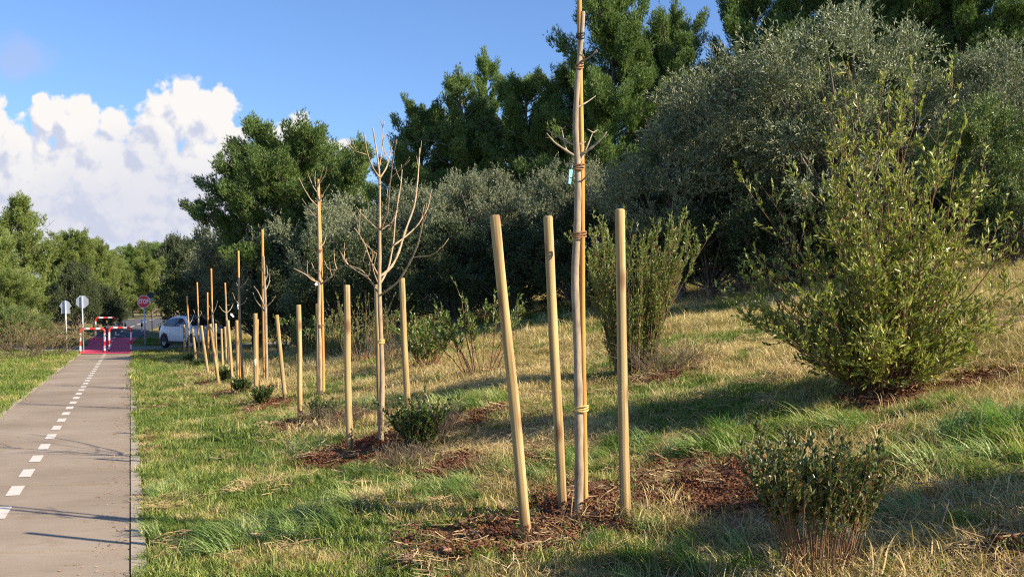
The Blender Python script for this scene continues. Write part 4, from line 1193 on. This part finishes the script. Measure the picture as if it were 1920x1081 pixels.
def pine_meshes(kind, seed, h, cr, c0, lm, n_limb=46, tufts=75, shape='round', nl=.17, nw=.027, lean=.3):
    global rng
    keep = rng; rng = np.random.default_rng(seed)
    tb = MB()
    z = np.linspace(-.4, h * .97, 16)
    tx = lean * np.sin(z / h * 2.2 + rng.uniform(0, 3)); ty = lean * .7 * np.sin(z / h * 2.7 + rng.uniform(0, 3))
    tx -= tx[0]; ty -= ty[0]
    T = np.stack([tx, ty, z], -1)
    tb.add(*tube(T, np.linspace(.020, .004, 16) * h, 9, False, .05), True)
    CP, CD, CR = [], [], []
    for i in range(n_limb):
        f = c0 + (1 - c0) * ((i + rng.uniform(0, 1)) / n_limb)
        g = (f - c0) / (1 - c0)
        if shape == 'round': L = cr * math.sqrt(max(.03, 1 - (g * 1.02 - .25) ** 2 / .62)) * rng.uniform(.78, 1.06)
        elif shape == 'cone': L = cr * (1.02 - g ** 1.25 * .93) * rng.uniform(.5, 1.15)
        else: L = cr * (1 - g ** 2.5 * .75) * rng.uniform(.45, 1.2)
        a = i * 2.4 + rng.normal(0, .5)
        k = min(14, max(0, (f * h * .97 + .4) / (h * .97 + .4) * 15)); k0 = int(k)
        p0 = T[k0] + (T[k0 + 1] - T[k0]) * (k - k0)
        el = rng.uniform(-.05, .45) + g * .45
        d = np.array([math.cos(a) * math.cos(el), math.sin(a) * math.cos(el), math.sin(el)])
        t = np.linspace(0, 1, 8)[:, None]
        Pl = p0 + d * L * t + np.array([0, 0, 1]) * L * .22 * t ** 2 + np.cumsum(rng.normal(0, .03, (8, 3)), axis=0) * L * t
        tb.add(*tube(Pl, np.linspace(.0065 * h * (1.1 - g * .6), .0012 * h, 8), 5, False), True)
        nc = max(5, int(L * 7))
        for j in range(nc):
            tt = rng.uniform(.38, 1.0) if j else 1.0
            kk = tt * 7; kf = int(min(6, kk))
            c = Pl[kf] + (Pl[kf + 1] - Pl[kf]) * (kk - kf) + rng.normal(0, .2, 3) * L * .5 * np.array([1, 1, .5])
            if j: tb.add(*tube(resample([Pl[max(0, kf - 1)], c], 4), np.linspace(.0016 * h, .0007 * h, 4), 3, False), True)
            CP.append(c); CD.append(unit(d + np.array([0, 0, .9]))); CR.append(rng.uniform(.17, .36) * (.75 + .25 * min(1, L / 2)))
    for i in range(46):
        f = c0 * .75 + (1 - c0) * rng.uniform(0, .75); k = f * 15; k0 = int(min(14, k))
        a = rng.uniform(0, 6.28); L = cr * rng.uniform(.35, .95); el = rng.uniform(-.25, .5)
        d = np.array([math.cos(a) * math.cos(el), math.sin(a) * math.cos(el), math.sin(el)])
        t = np.linspace(0, 1, 7)[:, None]
        Pl = T[k0] + d * L * t + np.cumsum(rng.normal(0, .06, (7, 3)), axis=0) * L * t
        tb.add(*tube(Pl, np.linspace(.0035 * h, .0008 * h, 7), 4, False), True)
        for q in range(4):
            b_ = Pl[rng.integers(2, 6)]; e = unit(d + sph(1)[0] * .9) * L * rng.uniform(.15, .35)
            tb.add(*tube(np.array([b_, b_ + e * .5 + rng.normal(0, .03, 3), b_ + e]), np.linspace(.0014 * h, .0006 * h, 3), 3, False), True)
    for j in range(4):
        CP.append(T[-1] + np.array([rng.normal(0, .12), rng.normal(0, .12), -j * .3])); CD.append(np.array([0, 0, 1.])); CR.append(.26)
    BP, BD = [], []
    for c, d, r in zip(CP, CD, CR):
        n = int(2.4 * tufts * (r / .45) ** 2)
        q = sph(n); rr = r * rng.uniform(.25, 1, n) ** .6
        p = c + q * rr[:, None] * np.array([.85, .85, .75]) + d * (rng.uniform(-.9, 1.1, n) * r)[:, None]
        ax = unit(q * .6 + d * .9 + np.array([0, 0, .55]) + rng.normal(0, .2, (n, 3)))
        m_ = 5
        P4 = np.repeat(p, m_, 0); A4 = np.repeat(ax, m_, 0)
        BP.append(P4); BD.append(unit(A4 + sph(n * m_) * .55))
    BP = np.concatenate(BP); BD = np.concatenate(BD); n = len(BP)
    V, Fq = needle_arrays(BP, BD, nl * rng.uniform(.6, 1.15, n), nw)
    rng = keep
    return tb.mesh(kind + '_trunk', M['bark']), MB().add(V, [Fq]).mesh(kind + '_crown', lm)
VAR = {}
VAR['round0'] = (pine_meshes('pine', 101, 9, 3.6, .36, M['pine'], 60, 80, 'round'), 9)
VAR['wide0'] = (pine_meshes('pine', 102, 12, 3.4, .25, M['pine'], 70, 75, 'wide'), 12)
VAR['wide1'] = (pine_meshes('pine', 103, 12, 3.0, .22, M['pine'], 70, 75, 'cone'), 12)
VAR['wide2'] = (pine_meshes('pine', 104, 12, 3.6, .30, M['pine'], 70, 75, 'wide', lean=.6), 12)
VAR['young'] = (pine_meshes('pine', 105, 7, 2.6, .08, M['pine_light'], 60, 70, 'wide', lean=.4), 7)
VAR['young1'] = (pine_meshes('pine', 106, 7, 2.4, .12, M['pine_light'], 60, 70, 'cone', lean=.4), 7)
VAR['olive0'] = (tree_meshes('olive', 201, 5.5, 2.9, .12, M['olive'], 150, 800, (.105, .031), (.35, .75), .35), 5.5)
VAR['olive1'] = (tree_meshes('olive', 202, 5.5, 2.7, .10, M['olive'], 145, 800, (.105, .031), (.35, .75), .35, lump=.5), 5.5)
VAR['oak0'] = (tree_meshes('holm_oak', 301, 5, 2.6, .04, M['oak'], 140, 700, (.11, .05), (.4, .8), .2), 5)
VAR['oak1'] = (tree_meshes('holm_oak', 302, 5, 2.4, .04, M['oak'], 140, 700, (.11, .05), (.4, .8), .25, lump=.5), 5)
VAR['laurel0'] = (tree_meshes('laurel', 401, 4.5, 2.2, .05, M['laurel'], 140, 750, (.095, .038), (.35, .7), .35, lump=.5), 4.5)
for _k, ((_t, _c), _h) in list(VAR.items()):
    _z = np.empty(len(_c.vertices) * 3, np.float32); _c.vertices.foreach_get('co', _z)
    VAR[_k] = ((_t, _c), float(np.quantile(_z[2::3], .9985)))
TN = {'round': 'pine_tree', 'wide': 'pine_tree', 'young': 'pine_tree', 'olive': 'olive_tree', 'oak': 'oak_tree', 'laurel': 'laurel_tree'}
TC = {'round': 'pine', 'wide': 'pine', 'young': 'pine', 'olive': 'olive tree', 'oak': 'oak', 'laurel': 'laurel'}
def tree(var, px, top, Yd, label, wid=1.0, rz=None, group=None, cm=None):
    (tm, cmh), h0 = VAR[var]
    x = (px - 960) / F * Yd
    z = float(hz(x, Yd))
    h = EYE - (top - HOR) / F * Yd - z
    s = h / h0
    stem = var.rstrip('0123456789')
    o = empty(TN[stem], (x, Yd, z), label, TC[stem], group, rng.uniform(0, 6.28) if rz is None else rz)
    o.scale = (s * wid, s * wid, s)
    t = link_mesh('trunk', tm, o); c = link_mesh('crown', cmh, o)
    if cm:
        c.material_slots[0].link = 'OBJECT'; c.material_slots[0].material = M[cm]
    return o
G1, G2, G3, G4 = 'pines of the wood behind', 'grey olives along the wood edge', 'dark oaks in the shade of the wood', 'pines left of the path'
# wood on the right, front to back
tree('olive0', 1590, 22, 22, 'biggest grey olive, crown rising behind the large loose bush', 1.05, .3, G2)
tree('olive1', 1395, 110, 24, 'dusky olive left of the biggest olive, top just lower', 1.0, 1.0, G2)
tree('olive1', 1275, 225, 23, 'small shaded olive behind the upright yellow green bush', .9, 2.2, G2)
tree('olive0', 1905, 72, 20, 'olive cut by the right edge of the picture, high up', .9, 3.9, G2)
tree('laurel0', 1865, 190, 18, 'mid green leafy tree at the right edge below an olive', .9, .5)
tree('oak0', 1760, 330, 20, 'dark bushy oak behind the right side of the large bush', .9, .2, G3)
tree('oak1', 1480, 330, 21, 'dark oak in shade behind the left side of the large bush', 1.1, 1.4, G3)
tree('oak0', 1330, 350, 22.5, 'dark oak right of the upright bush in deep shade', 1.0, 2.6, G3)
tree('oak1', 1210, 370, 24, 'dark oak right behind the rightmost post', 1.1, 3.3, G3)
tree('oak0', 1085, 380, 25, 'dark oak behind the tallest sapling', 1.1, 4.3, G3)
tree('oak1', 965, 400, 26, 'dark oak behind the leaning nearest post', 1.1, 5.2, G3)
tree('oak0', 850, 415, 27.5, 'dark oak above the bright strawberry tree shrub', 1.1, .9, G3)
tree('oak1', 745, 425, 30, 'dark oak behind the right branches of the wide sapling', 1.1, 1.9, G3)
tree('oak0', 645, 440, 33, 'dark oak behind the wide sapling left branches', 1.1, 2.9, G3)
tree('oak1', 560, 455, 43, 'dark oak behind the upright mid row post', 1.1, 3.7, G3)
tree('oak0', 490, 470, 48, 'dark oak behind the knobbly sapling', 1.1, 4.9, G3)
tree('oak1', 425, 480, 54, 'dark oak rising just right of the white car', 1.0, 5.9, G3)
tree('olive0', 1065, 296, 30, 'olive behind the whorl of the tallest sapling', .75, 1.7, G2)
tree('olive1', 925, 318, 32, 'pale lit olive above and left of the nearest post top', .75, .4, G2)
tree('olive0', 860, 325, 33, 'pale lit olive with upright shoots right of the wide sapling', .7, 2.4, G2)
tree('olive1', 770, 345, 34, 'round pale olive behind the right side of the wide sapling crown', .8, 3.4, G2)
tree('olive0', 650, 362, 36, 'broad pale olive between the twiggy sapling and the wide sapling', .95, 4.4, G2)
tree('olive1', 560, 385, 46, 'grey olive under the round topped pine', .9, 5.4, G2)
tree('olive0', 480, 408, 51, 'grey olive at the left foot of the round topped pine', .85, .1, G2)
tree('olive1', 425, 440, 55, 'leftmost grey olive above the car', .8, 1.1, G2)
tree('round0', 556, 232, 47, 'lone round topped pine against the white cloud', 1.08, .6, G1)
tree('wide1', 668, 262, 48, 'small pine right of the round topped pine', .8, 2.0, G1)
tree('wide2', 740, 285, 44, 'low green pine behind the wide sapling top', .75, 3.1, G1)
tree('wide0', 800, 190, 42, 'dark pine forming the left shoulder of the tall wood', .85, 4.1, G1)
tree('wide1', 868, 135, 41, 'dark dense pine with a slender tip, left of the tall wood middle', 1.0, 5.0, G1)
tree('wide1', 912, 105, 43, 'pine with a thin leader poking above the dark wood', .75, .8, G1)
tree('wide0', 975, 138, 41, 'dense dark pine between the thin leader and the tallest sapling', .9, 1.6, G1)
tree('wide2', 1040, 118, 40, 'pine just left of the tallest sapling, sunlit at its tip', .75, 2.7, G1)
tree('wide0', 1140, -22, 38, 'tall sunlit pine directly behind the tallest sapling', .92, .2, G1)
tree('wide1', 1215, 60, 40, 'pine filling the right flank of the tall sunlit pine', .8, 4.6, G1)
tree('wide2', 1290, 18, 38, 'pine with a notched top right of the tall sunlit pine', .7, 5.6, G1)
tree('wide0', 1400, -30, 38, 'tall pine behind the dusky olive', .85, 1.3, G1)
tree('wide1', 1500, -60, 37, 'tall dark pine behind the left of the biggest olive', .9, 2.3, G1)
tree('wide2', 1600, -110, 36, 'very tall dark pine above the biggest olive', .95, 3.6, G1)
tree('wide0', 1720, -120, 35, 'very tall dark pine right above the biggest olive', .95, 4.2, G1)
tree('wide2', 1850, -130, 34, 'dark limbed pine in the upper right corner', .95, 5.3, G1)
tree('wide1', 1960, -100, 33, 'pine half outside the right edge, up high', .95, .5, G1)
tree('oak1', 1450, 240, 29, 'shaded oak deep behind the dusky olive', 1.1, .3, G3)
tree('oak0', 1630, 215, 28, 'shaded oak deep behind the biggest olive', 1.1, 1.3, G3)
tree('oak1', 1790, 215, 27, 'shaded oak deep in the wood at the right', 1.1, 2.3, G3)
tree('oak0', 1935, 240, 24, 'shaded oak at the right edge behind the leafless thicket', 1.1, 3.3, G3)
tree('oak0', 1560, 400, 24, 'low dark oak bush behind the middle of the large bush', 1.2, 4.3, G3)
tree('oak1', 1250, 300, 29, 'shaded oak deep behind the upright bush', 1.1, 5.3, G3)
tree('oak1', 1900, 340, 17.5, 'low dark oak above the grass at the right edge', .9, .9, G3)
# left of the path and far away
tree('young1', 55, 368, 62, 'tall ragged pine at far left, highest on that side', .95, .5, G4)
tree('young', -15, 430, 52, 'bright green pine cut by the left edge', 1.0, 1.5, G4)
tree('young', 118, 432, 64, 'bright pine right of the tall ragged pine', 1.0, 2.5, G4)
tree('young1', 172, 448, 66, 'pine above the dark oak on the left', .9, 3.5, G4)
tree('young', 205, 470, 72, 'olive green pine right of the dark left oak', .9, 4.5, G4)
tree('young', 20, 505, 47, 'low spreading pine by the left verge', 1.2, 5.5, G4)
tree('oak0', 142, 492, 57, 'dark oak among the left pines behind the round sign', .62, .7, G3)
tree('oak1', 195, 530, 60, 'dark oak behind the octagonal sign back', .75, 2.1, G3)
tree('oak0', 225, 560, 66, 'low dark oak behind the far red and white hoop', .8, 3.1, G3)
tree('laurel0', 60, 585, 45, 'scrubby green bush on the left bank', 1.3, 1.2)
tree('laurel0', 5, 570, 43, 'scrubby bush at the left edge of the verge', 1.2, 2.6)
tree('young', 285, 482, 78, 'yellow green pine above the stop sign', 1.1, .9, G4)
tree('young1', 325, 505, 82, 'yellow green pine behind the rear of the car', 1.0, 4.0, G4)
tree('young1', 250, 500, 84, 'yellow green pine left of the stop sign', .9, 1.9, G4)
tree('oak1', 368, 425, 58, 'dark oak rising behind the white car', .7, 4.4, G3)
tree('oak0', 330, 440, 88, 'hazy oak top left of the dark oak behind the car', .8, 5.0, G3)
for i, (px, tp, Yd, lb) in enumerate([(150, 462, 118, 'distant pine top just right of the bright left pines'), (200, 462, 125, 'distant pine in the lowest dip of the skyline'), (245, 462, 130, 'distant pine at the middle of the low skyline'),
                                      (285, 452, 122, 'distant rounded pine above the yellow green pines'), (325, 450, 115, 'distant pine beside the hazy oak top')]):
    tree('young' if i % 2 else 'round0', px, tp, Yd, lb, 1.3, i * 1.1, 'distant pines on the skyline')
shrub('shrub', (95, 668), 1.3, 'brownish twiggy shrub at the end of the left verge', M['scrub'], M['dead'], n_stem=50, spread=.9, n_twig=8, n_leaf=12, leaf=(.06, .03), twig=.4, seed=41, base_r=.6)
shrub('shrub', (30, 672), 1.6, 'rusty brown shrub on the left verge edge', M['scrub'], M['dead'], n_stem=60, spread=.9, n_twig=8, n_leaf=14, leaf=(.06, .03), twig=.5, seed=42, base_r=.8)
# trees beyond the right edge that throw the shade in the right foreground
tree('oak0', 2960, 150, 4.4, 'low oak beyond the right edge shading the foreground', .95, 1.0, G3)

# ------------------------------------------------------------------ signs
def pole(px_top, py_top, px_base, py_base, label, name='road_sign', wpx=2.6, cat='road sign', Yd=None):
    b = ray(px_base, py_base)
    root = empty(name, b, label, cat)
    h = EYE - (py_top - HOR) / F * b.y - b.z
    dx = (px_top - px_base) / F * b.y
    mb = MB(); mb.add(*tube([(0, 0, -.2), (dx / 2, 0, h / 2), (dx, 0, h)], wpx / 2 / F * b.y, 12, True), True)
    mb.build('pole', M['steel'], root)
    return root, b, dx, h
def disc(n, r, y0, y1, cx, cz, rot=0.0):
    a = np.arange(n) * 2 * np.pi / n + rot
    ring = np.stack([cx + r * np.cos(a), np.zeros(n), cz + r * np.sin(a)], -1)
    A = ring.copy(); A[:, 1] = y0; B = ring.copy(); B[:, 1] = y1
    V = np.concatenate([A, B]); k = np.arange(n); k2 = (k + 1) % n
    side = np.stack([k, k2, n + k2, n + k], -1)
    return V, [side, k[None, :], (n + k)[None, ::-1]]
# stop sign facing the camera
root, b, dx, h = pole(270, 554, 272.5, 653, 'red octagonal STOP sign on a steel pole facing the path')
pm_ = F / b.y
cz = EYE - (565 - HOR) / pm_ - b.z; r = 11.8 / pm_ / math.cos(math.pi / 8)
MB().add(*disc(8, r, -.055, -.03, dx, cz, math.pi / 8)).build('sign_plate', M['white'], root)
sf = MB().add(*disc(8, r * .91, -.062, -.0555, dx, cz, math.pi / 8)).build('sign_face', M['signred'], root)
fc = bpy.data.curves.new('stop_text', 'FONT'); fc.body = 'STOP'; fc.align_x = 'CENTER'; fc.align_y = 'CENTER'; fc.size = r * .72; fc.extrude = .003; fc.offset = .010
to = bpy.data.objects.new('stop_text', fc); COL.objects.link(to)
bpy.context.view_layer.update()
tm = bpy.data.meshes.new_from_object(to.evaluated_get(bpy.context.evaluated_depsgraph_get()))
bpy.data.objects.remove(to)
tm.materials.clear(); tm.materials.append(M['white'])
lt = link_mesh('lettering', tm, sf); lt.location = (dx, -.066, cz - r * .02); lt.rotation_euler = (R(90), 0, 0); lt.scale = (.86, 1.25, 1)
# round sign back with a small plate
root, b, dx, h = pole(122, 563, 126, 664, 'grey back of a round sign with a small plate below, left of the path')
pm_ = F / b.y
cz = EYE - (573 - HOR) / pm_ - b.z
MB().add(*disc(32, 9.6 / pm_, .03, .045, dx, cz)).build('sign_plate', M['signback'], root)
mb = MB(); V, Fq = box((dx + .5 / pm_, .04, EYE - (584 - HOR) / pm_ - b.z), (17 / pm_, .012, 7.5 / pm_)); mb.add(V, [Fq]); mb.build('small_plate', M['signback'], root)
mb = MB(); V, Fq = box((dx, .033, cz), (.5, .02, .03)); mb.add(V, [Fq]); mb.build('bracket', M['steel'], root)
# octagonal sign back
root, b, dx, h = pole(153.5, 555, 157, 660, 'grey back of an octagonal sign behind the left hoop barrier')
pm_ = F / b.y
cz = EYE - (565.5 - HOR) / pm_ - b.z
MB().add(*disc(8, 11.6 / pm_ / math.cos(math.pi / 8), .03, .045, dx, cz, math.pi / 8)).build('sign_plate', M['signback'], root)
mb = MB(); V, Fq = box((dx, .033, cz), (.45, .02, .03)); mb.add(V, [Fq]); mb.build('bracket', M['steel'], root)
# blue sign behind the stop sign, its shade put into the dark colour
root, b, dx, h = pole(284, 547, 285.5, 632, 'dark blue round sign with a small plate in shade behind the stop sign', wpx=1.8)
pm_ = F / b.y
cz = EYE - (553 - HOR) / pm_ - b.z
mblue = plain('shade_darkened_blue', (.012, .022, .075), .4, var=.05)
MB().add(*disc(28, 5.4 / pm_, -.06, -.035, dx, cz)).build('sign_plate', mblue, root)
mb = MB(); V, Fq = box((dx + .3 / pm_, -.045, EYE - (562 - HOR) / pm_ - b.z), (7 / pm_, .012, 4.5 / pm_)); mb.add(V, [Fq]); mb.build('small_plate', M['signback'], root)

# ------------------------------------------------------------------ hoop barriers and marker posts
def hoop(u0, u1, s, hgt, r, label):
    x0, y0 = xy(u0, s); z0 = float(hz0(x0, y0)) + .02
    root = empty('hoop_barrier', (x0, y0, z0), label, 'barrier', 'red and white hoop barriers on the path', math.atan2(PU[1], PU[0]))
    W = u1 - u0; cr = .13
    pts = [(0, 0, -.1)] + [(0, 0, z) for z in np.linspace(0, hgt - cr, 12)]
    pts += [(cr - cr * math.cos(a), 0, hgt - cr + cr * math.sin(a)) for a in np.linspace(0, math.pi / 2, 8)[1:]]
    pts += [(x, 0, hgt) for x in np.linspace(cr, W - cr, 12)[1:]]
    pts += [(W - cr + cr * math.sin(a), 0, hgt - cr + cr * math.cos(a)) for a in np.linspace(0, math.pi / 2, 8)[1:]]
    pts += [(W, 0, z) for z in np.linspace(hgt - cr, 0, 12)[1:]] + [(W, 0, -.1)]
    pts = np.array(pts)
    d = np.concatenate([[0], np.cumsum(np.linalg.norm(np.diff(pts, axis=0), axis=1))])
    def seg(a, b_):
        t = np.linspace(a, b_, 10)
        return np.stack([np.interp(t, d, pts[:, k]) for k in range(3)], -1)
    mb = MB(); mb.add(*tube(pts, r, 10, True), True); mb.build('tube', M['white'], root)
    tot = d[-1]; half = tot / 2
    lc = hgt + .1 - cr
    for a, b_ in [(.0, .18), (.38, .58), (lc - .06, lc + .24)]:
        for q in ((a, b_), (tot - b_, tot - a)):
            mb = MB(); mb.add(*tube(seg(*q), r * 1.06, 10, False), True); mb.build('red_band', M['hoopred'], root)
    mb = MB(); mb.add(*tube(seg(half - .11, half + .11), r * 1.06, 10, False), True); mb.build('red_band', M['hoopred'], root)
    return root
hoop(-1.98, -1.03, 48.0, 1.0, .042, 'front left red and white hoop barrier standing before the round sign')
hoop(-.88, .02, 49.6, 1.02, .042, 'front right red and white hoop barrier, taller looking, near the stop sign')
hoop(-1.75, -.75, 60.6, 1.0, .042, 'far shaded red and white hoop barrier beyond the crossing')
def marker(px, py, hpx, label):
    b = ray(px, py); pm_ = F / b.y; h = hpx / pm_
    root = empty('marker_post', b, label, 'marker post', 'marker posts by the road bend')
    mb = MB(); mb.add(*tube([(0, 0, -.1), (0, 0, h * .5), (0, 0, h)], .05, 10, True), True); mb.build('shaft', M['white'], root)
    mb = MB(); mb.add(*tube([(0, 0, h * .45), (0, 0, h * .7)], .053, 10, False), True); mb.build('dark_band', M['black'], root)
marker(266, 623, 24, 'white marker post with a dark band just left of the stop sign pole')
marker(235, 621, 20, 'white marker post with a dark band behind the right hoop')

# ------------------------------------------------------------------ car
def car():
    b = ray(360, 650)
    Yc = 49.5; xc = (365 - 960) / F * Yc
    zc = float(hz0(xc, Yc)) + .03
    root = empty('parked_car', (xc, Yc, zc), 'white hatchback parked in tree shade beyond the row of posts', 'car', None, R(-45))
    # body lofted from stations along x (front = +x): (x, half width, z bottom, z belt, z top, half width of roof)
    Lh = 2.03
    st = [(-2.03, .60, .42, .78, .84, .55), (-1.98, .78, .33, .90, 1.00, .66), (-1.80, .84, .25, .97, 1.18, .66), (-1.45, .86, .22, .98, 1.40, .60), (-1.0, .865, .20, .97, 1.49, .585), (-.3, .87, .20, .95, 1.52, .585),
          (.25, .87, .20, .94, 1.48, .575), (.62, .87, .20, .93, 1.32, .60), (1.02, .865, .20, .93, 1.04, .68), (1.25, .86, .21, .90, .985, .72), (1.65, .84, .23, .82, .90, .70), (1.9, .78, .28, .70, .79, .60), (2.0, .66, .34, .58, .66, .50)]
    V = []; 
    for x, wd, z0, zb, zt, wr in st:
        cab = zt - zb
        ring = [(x, -wd * .86, z0), (x, -wd, z0 + .10), (x, -wd * 1.0, (z0 + zb) / 2), (x, -wd * .965, zb), (x, -(wd * .965 * .35 + wr * .65), zb + cab * .68), (x, -wr * .86, zb + cab * .95), (x, -wr * .45, zt)]
        ring += [(a, -y_, z_) for a, y_, z_ in ring[::-1]]
        V += ring
    k = 14; n = len(st)
    V = np.array(V)
    I = np.arange(n - 1)[:, None] * k; J = np.arange(k)[None, :]; J2 = (J + 1) % k
    Qf = np.stack([I + J, I + k + J, I + k + J2, I + J2], -1).reshape(-1, 4)
    mb = MB(); mb.add(V, [Qf, np.arange(k)[None, :], ((n - 1) * k + np.arange(k))[None, ::-1]], True)
    body = mb.build('body', M['car'], root)
    sd = body.modifiers.new('soft', 'SUBSURF'); sd.levels = 2; sd.render_levels = 2
    def sidepanel(pts, y_, m, nm, par=root, thick=.012):
        # pts (x,z) polygon; y follows tumblehome, on both sides
        for sg in (-1, 1):
            P = np.array([(x, sg * (y_(x, z)), z) for x, z in pts]); nn = len(P)
            P2 = P.copy(); P2[:, 1] += sg * thick
            A = np.arange(nn); B = (A + 1) % nn
            mb = MB(); mb.add(np.concatenate([P, P2]), [np.stack([A, B, nn + B, nn + A], -1), A[None, :], (nn + A)[None, ::-1]])
            mb.build(nm, m, par)
    def yt(x, z):
        t = (z - .95) / .5
        return .835 - .20 * t
    sidepanel([(-1.45, 1.02), (-1.5, 1.12), (-1.2, 1.30), (-.75, 1.385), (-.42, 1.395), (-.42, 1.0)], yt, M['glass'], 'side_window')
    sidepanel([(-.36, 1.0), (-.36, 1.395), (.1, 1.38), (.42, 1.22), (.72, 1.01)], yt, M['glass'], 'side_window')
    def slab(P, m, nm, off):
        P = np.array(P, float); nn = len(P); P2 = P + np.array(off)
        A = np.arange(nn); B = (A + 1) % nn
        mb = MB(); mb.add(np.concatenate([P, P2]), [np.stack([A, B, nn + B, nn + A], -1), A[None, :], (nn + A)[None, ::-1]])
        return mb.build(nm, m, root)
    slab([(1.0, -.68, 1.035), (1.03, 0, 1.06), (1.0, .68, 1.035), (.33, .52, 1.455), (.34, 0, 1.475), (.33, -.52, 1.455)], M['glass'], 'windscreen', (.03, 0, .03))
    slab([(-1.90, -.60, 1.03), (-1.90, .60, 1.03), (-1.50, .50, 1.39), (-1.50, -.50, 1.39)], M['glass'], 'rear_window', (-.04, 0, .03))
    slab([(1.985, -.46, .56), (1.985, .46, .56), (1.955, .48, .70), (1.955, -.48, .70)], M['black'], 'grille', (.045, 0, 0))
    slab([(1.96, -.6, .30), (1.96, .6, .30), (2.0, .6, .43), (2.0, -.6, .43)], M['black'], 'bumper_grille', (.045, 0, 0))
    for sg in (-1, 1):
        slab([(1.93, sg * .50, .58), (1.80, sg * .80, .60), (1.74, sg * .79, .73), (1.90, sg * .50, .72)], M['lamp'], 'headlight', (.05, sg * .015, .02))
        slab([(-1.97, sg * .60, .80), (-1.86, sg * .82, .80), (-1.80, sg * .79, 1.02), (-1.93, sg * .60, 1.0)], M['taillamp'], 'tail_light', (-.03, sg * .02, 0))
        mb = MB(); V2, F2 = box((.62, sg * .95, 1.02), (.10, .20, .13)); mb.add(V2, [F2]); o = mb.build('mirror', M['car'], root)
        bv = o.modifiers.new('b', 'BEVEL'); bv.width = .03; bv.segments = 2
        mb = MB(); mb.add(*tube([(-1.1, sg * .56, 1.49), (-.9, sg * .56, 1.535), (0, sg * .56, 1.535), (.15, sg * .55, 1.50)], .014, 6), True); mb.build('roof_rail', M['black'], root)
        slab([(-1.0, sg * .868, .22), (1.0, sg * .868, .22), (1.0, sg * .876, .32), (-1.0, sg * .876, .32)], M['black'], 'sill', (0, sg * .012, 0))
        for xw in (-1.27, 1.30):
            w_ = empty_child('wheel', root, (xw, sg * .76, .31))
            def lathe(prof, m, nm, par):
                a = np.linspace(0, 2 * np.pi, 28, endpoint=False)
                V3 = np.array([[(r_ * math.cos(t), y_ * sg, r_ * math.sin(t)) for t in a] for r_, y_ in prof]).reshape(-1, 3)
                q = len(prof); I3 = np.arange(q - 1)[:, None] * 28; J3 = np.arange(28)[None, :]
                Q3 = np.stack([I3 + J3, I3 + (J3 + 1) % 28, I3 + 28 + (J3 + 1) % 28, I3 + 28 + J3], -1).reshape(-1, 4)
                mb = MB(); mb.add(V3, [Q3], True); return mb.build(nm, m, par)
            lathe([(.20, .09), (.26, .105), (.30, .10), (.315, .07), (.315, -.07), (.30, -.10), (.2, -.1)], M['tyre'], 'tyre', w_)
            lathe([(.205, .085), (.19, .075), (.06, .06), (.001, .065)], M['rim'], 'rim', w_)
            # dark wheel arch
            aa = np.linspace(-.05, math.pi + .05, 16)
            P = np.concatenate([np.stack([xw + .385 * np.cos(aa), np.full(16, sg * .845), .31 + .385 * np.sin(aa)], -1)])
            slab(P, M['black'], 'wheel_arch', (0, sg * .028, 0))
            w_.location.y = sg * .80
    return root
def empty_child(name, par, loc):
    o = bpy.data.objects.new(name, None); COL.objects.link(o); o.parent = par; o.location = loc; o.empty_display_size = .1
    return o
car()
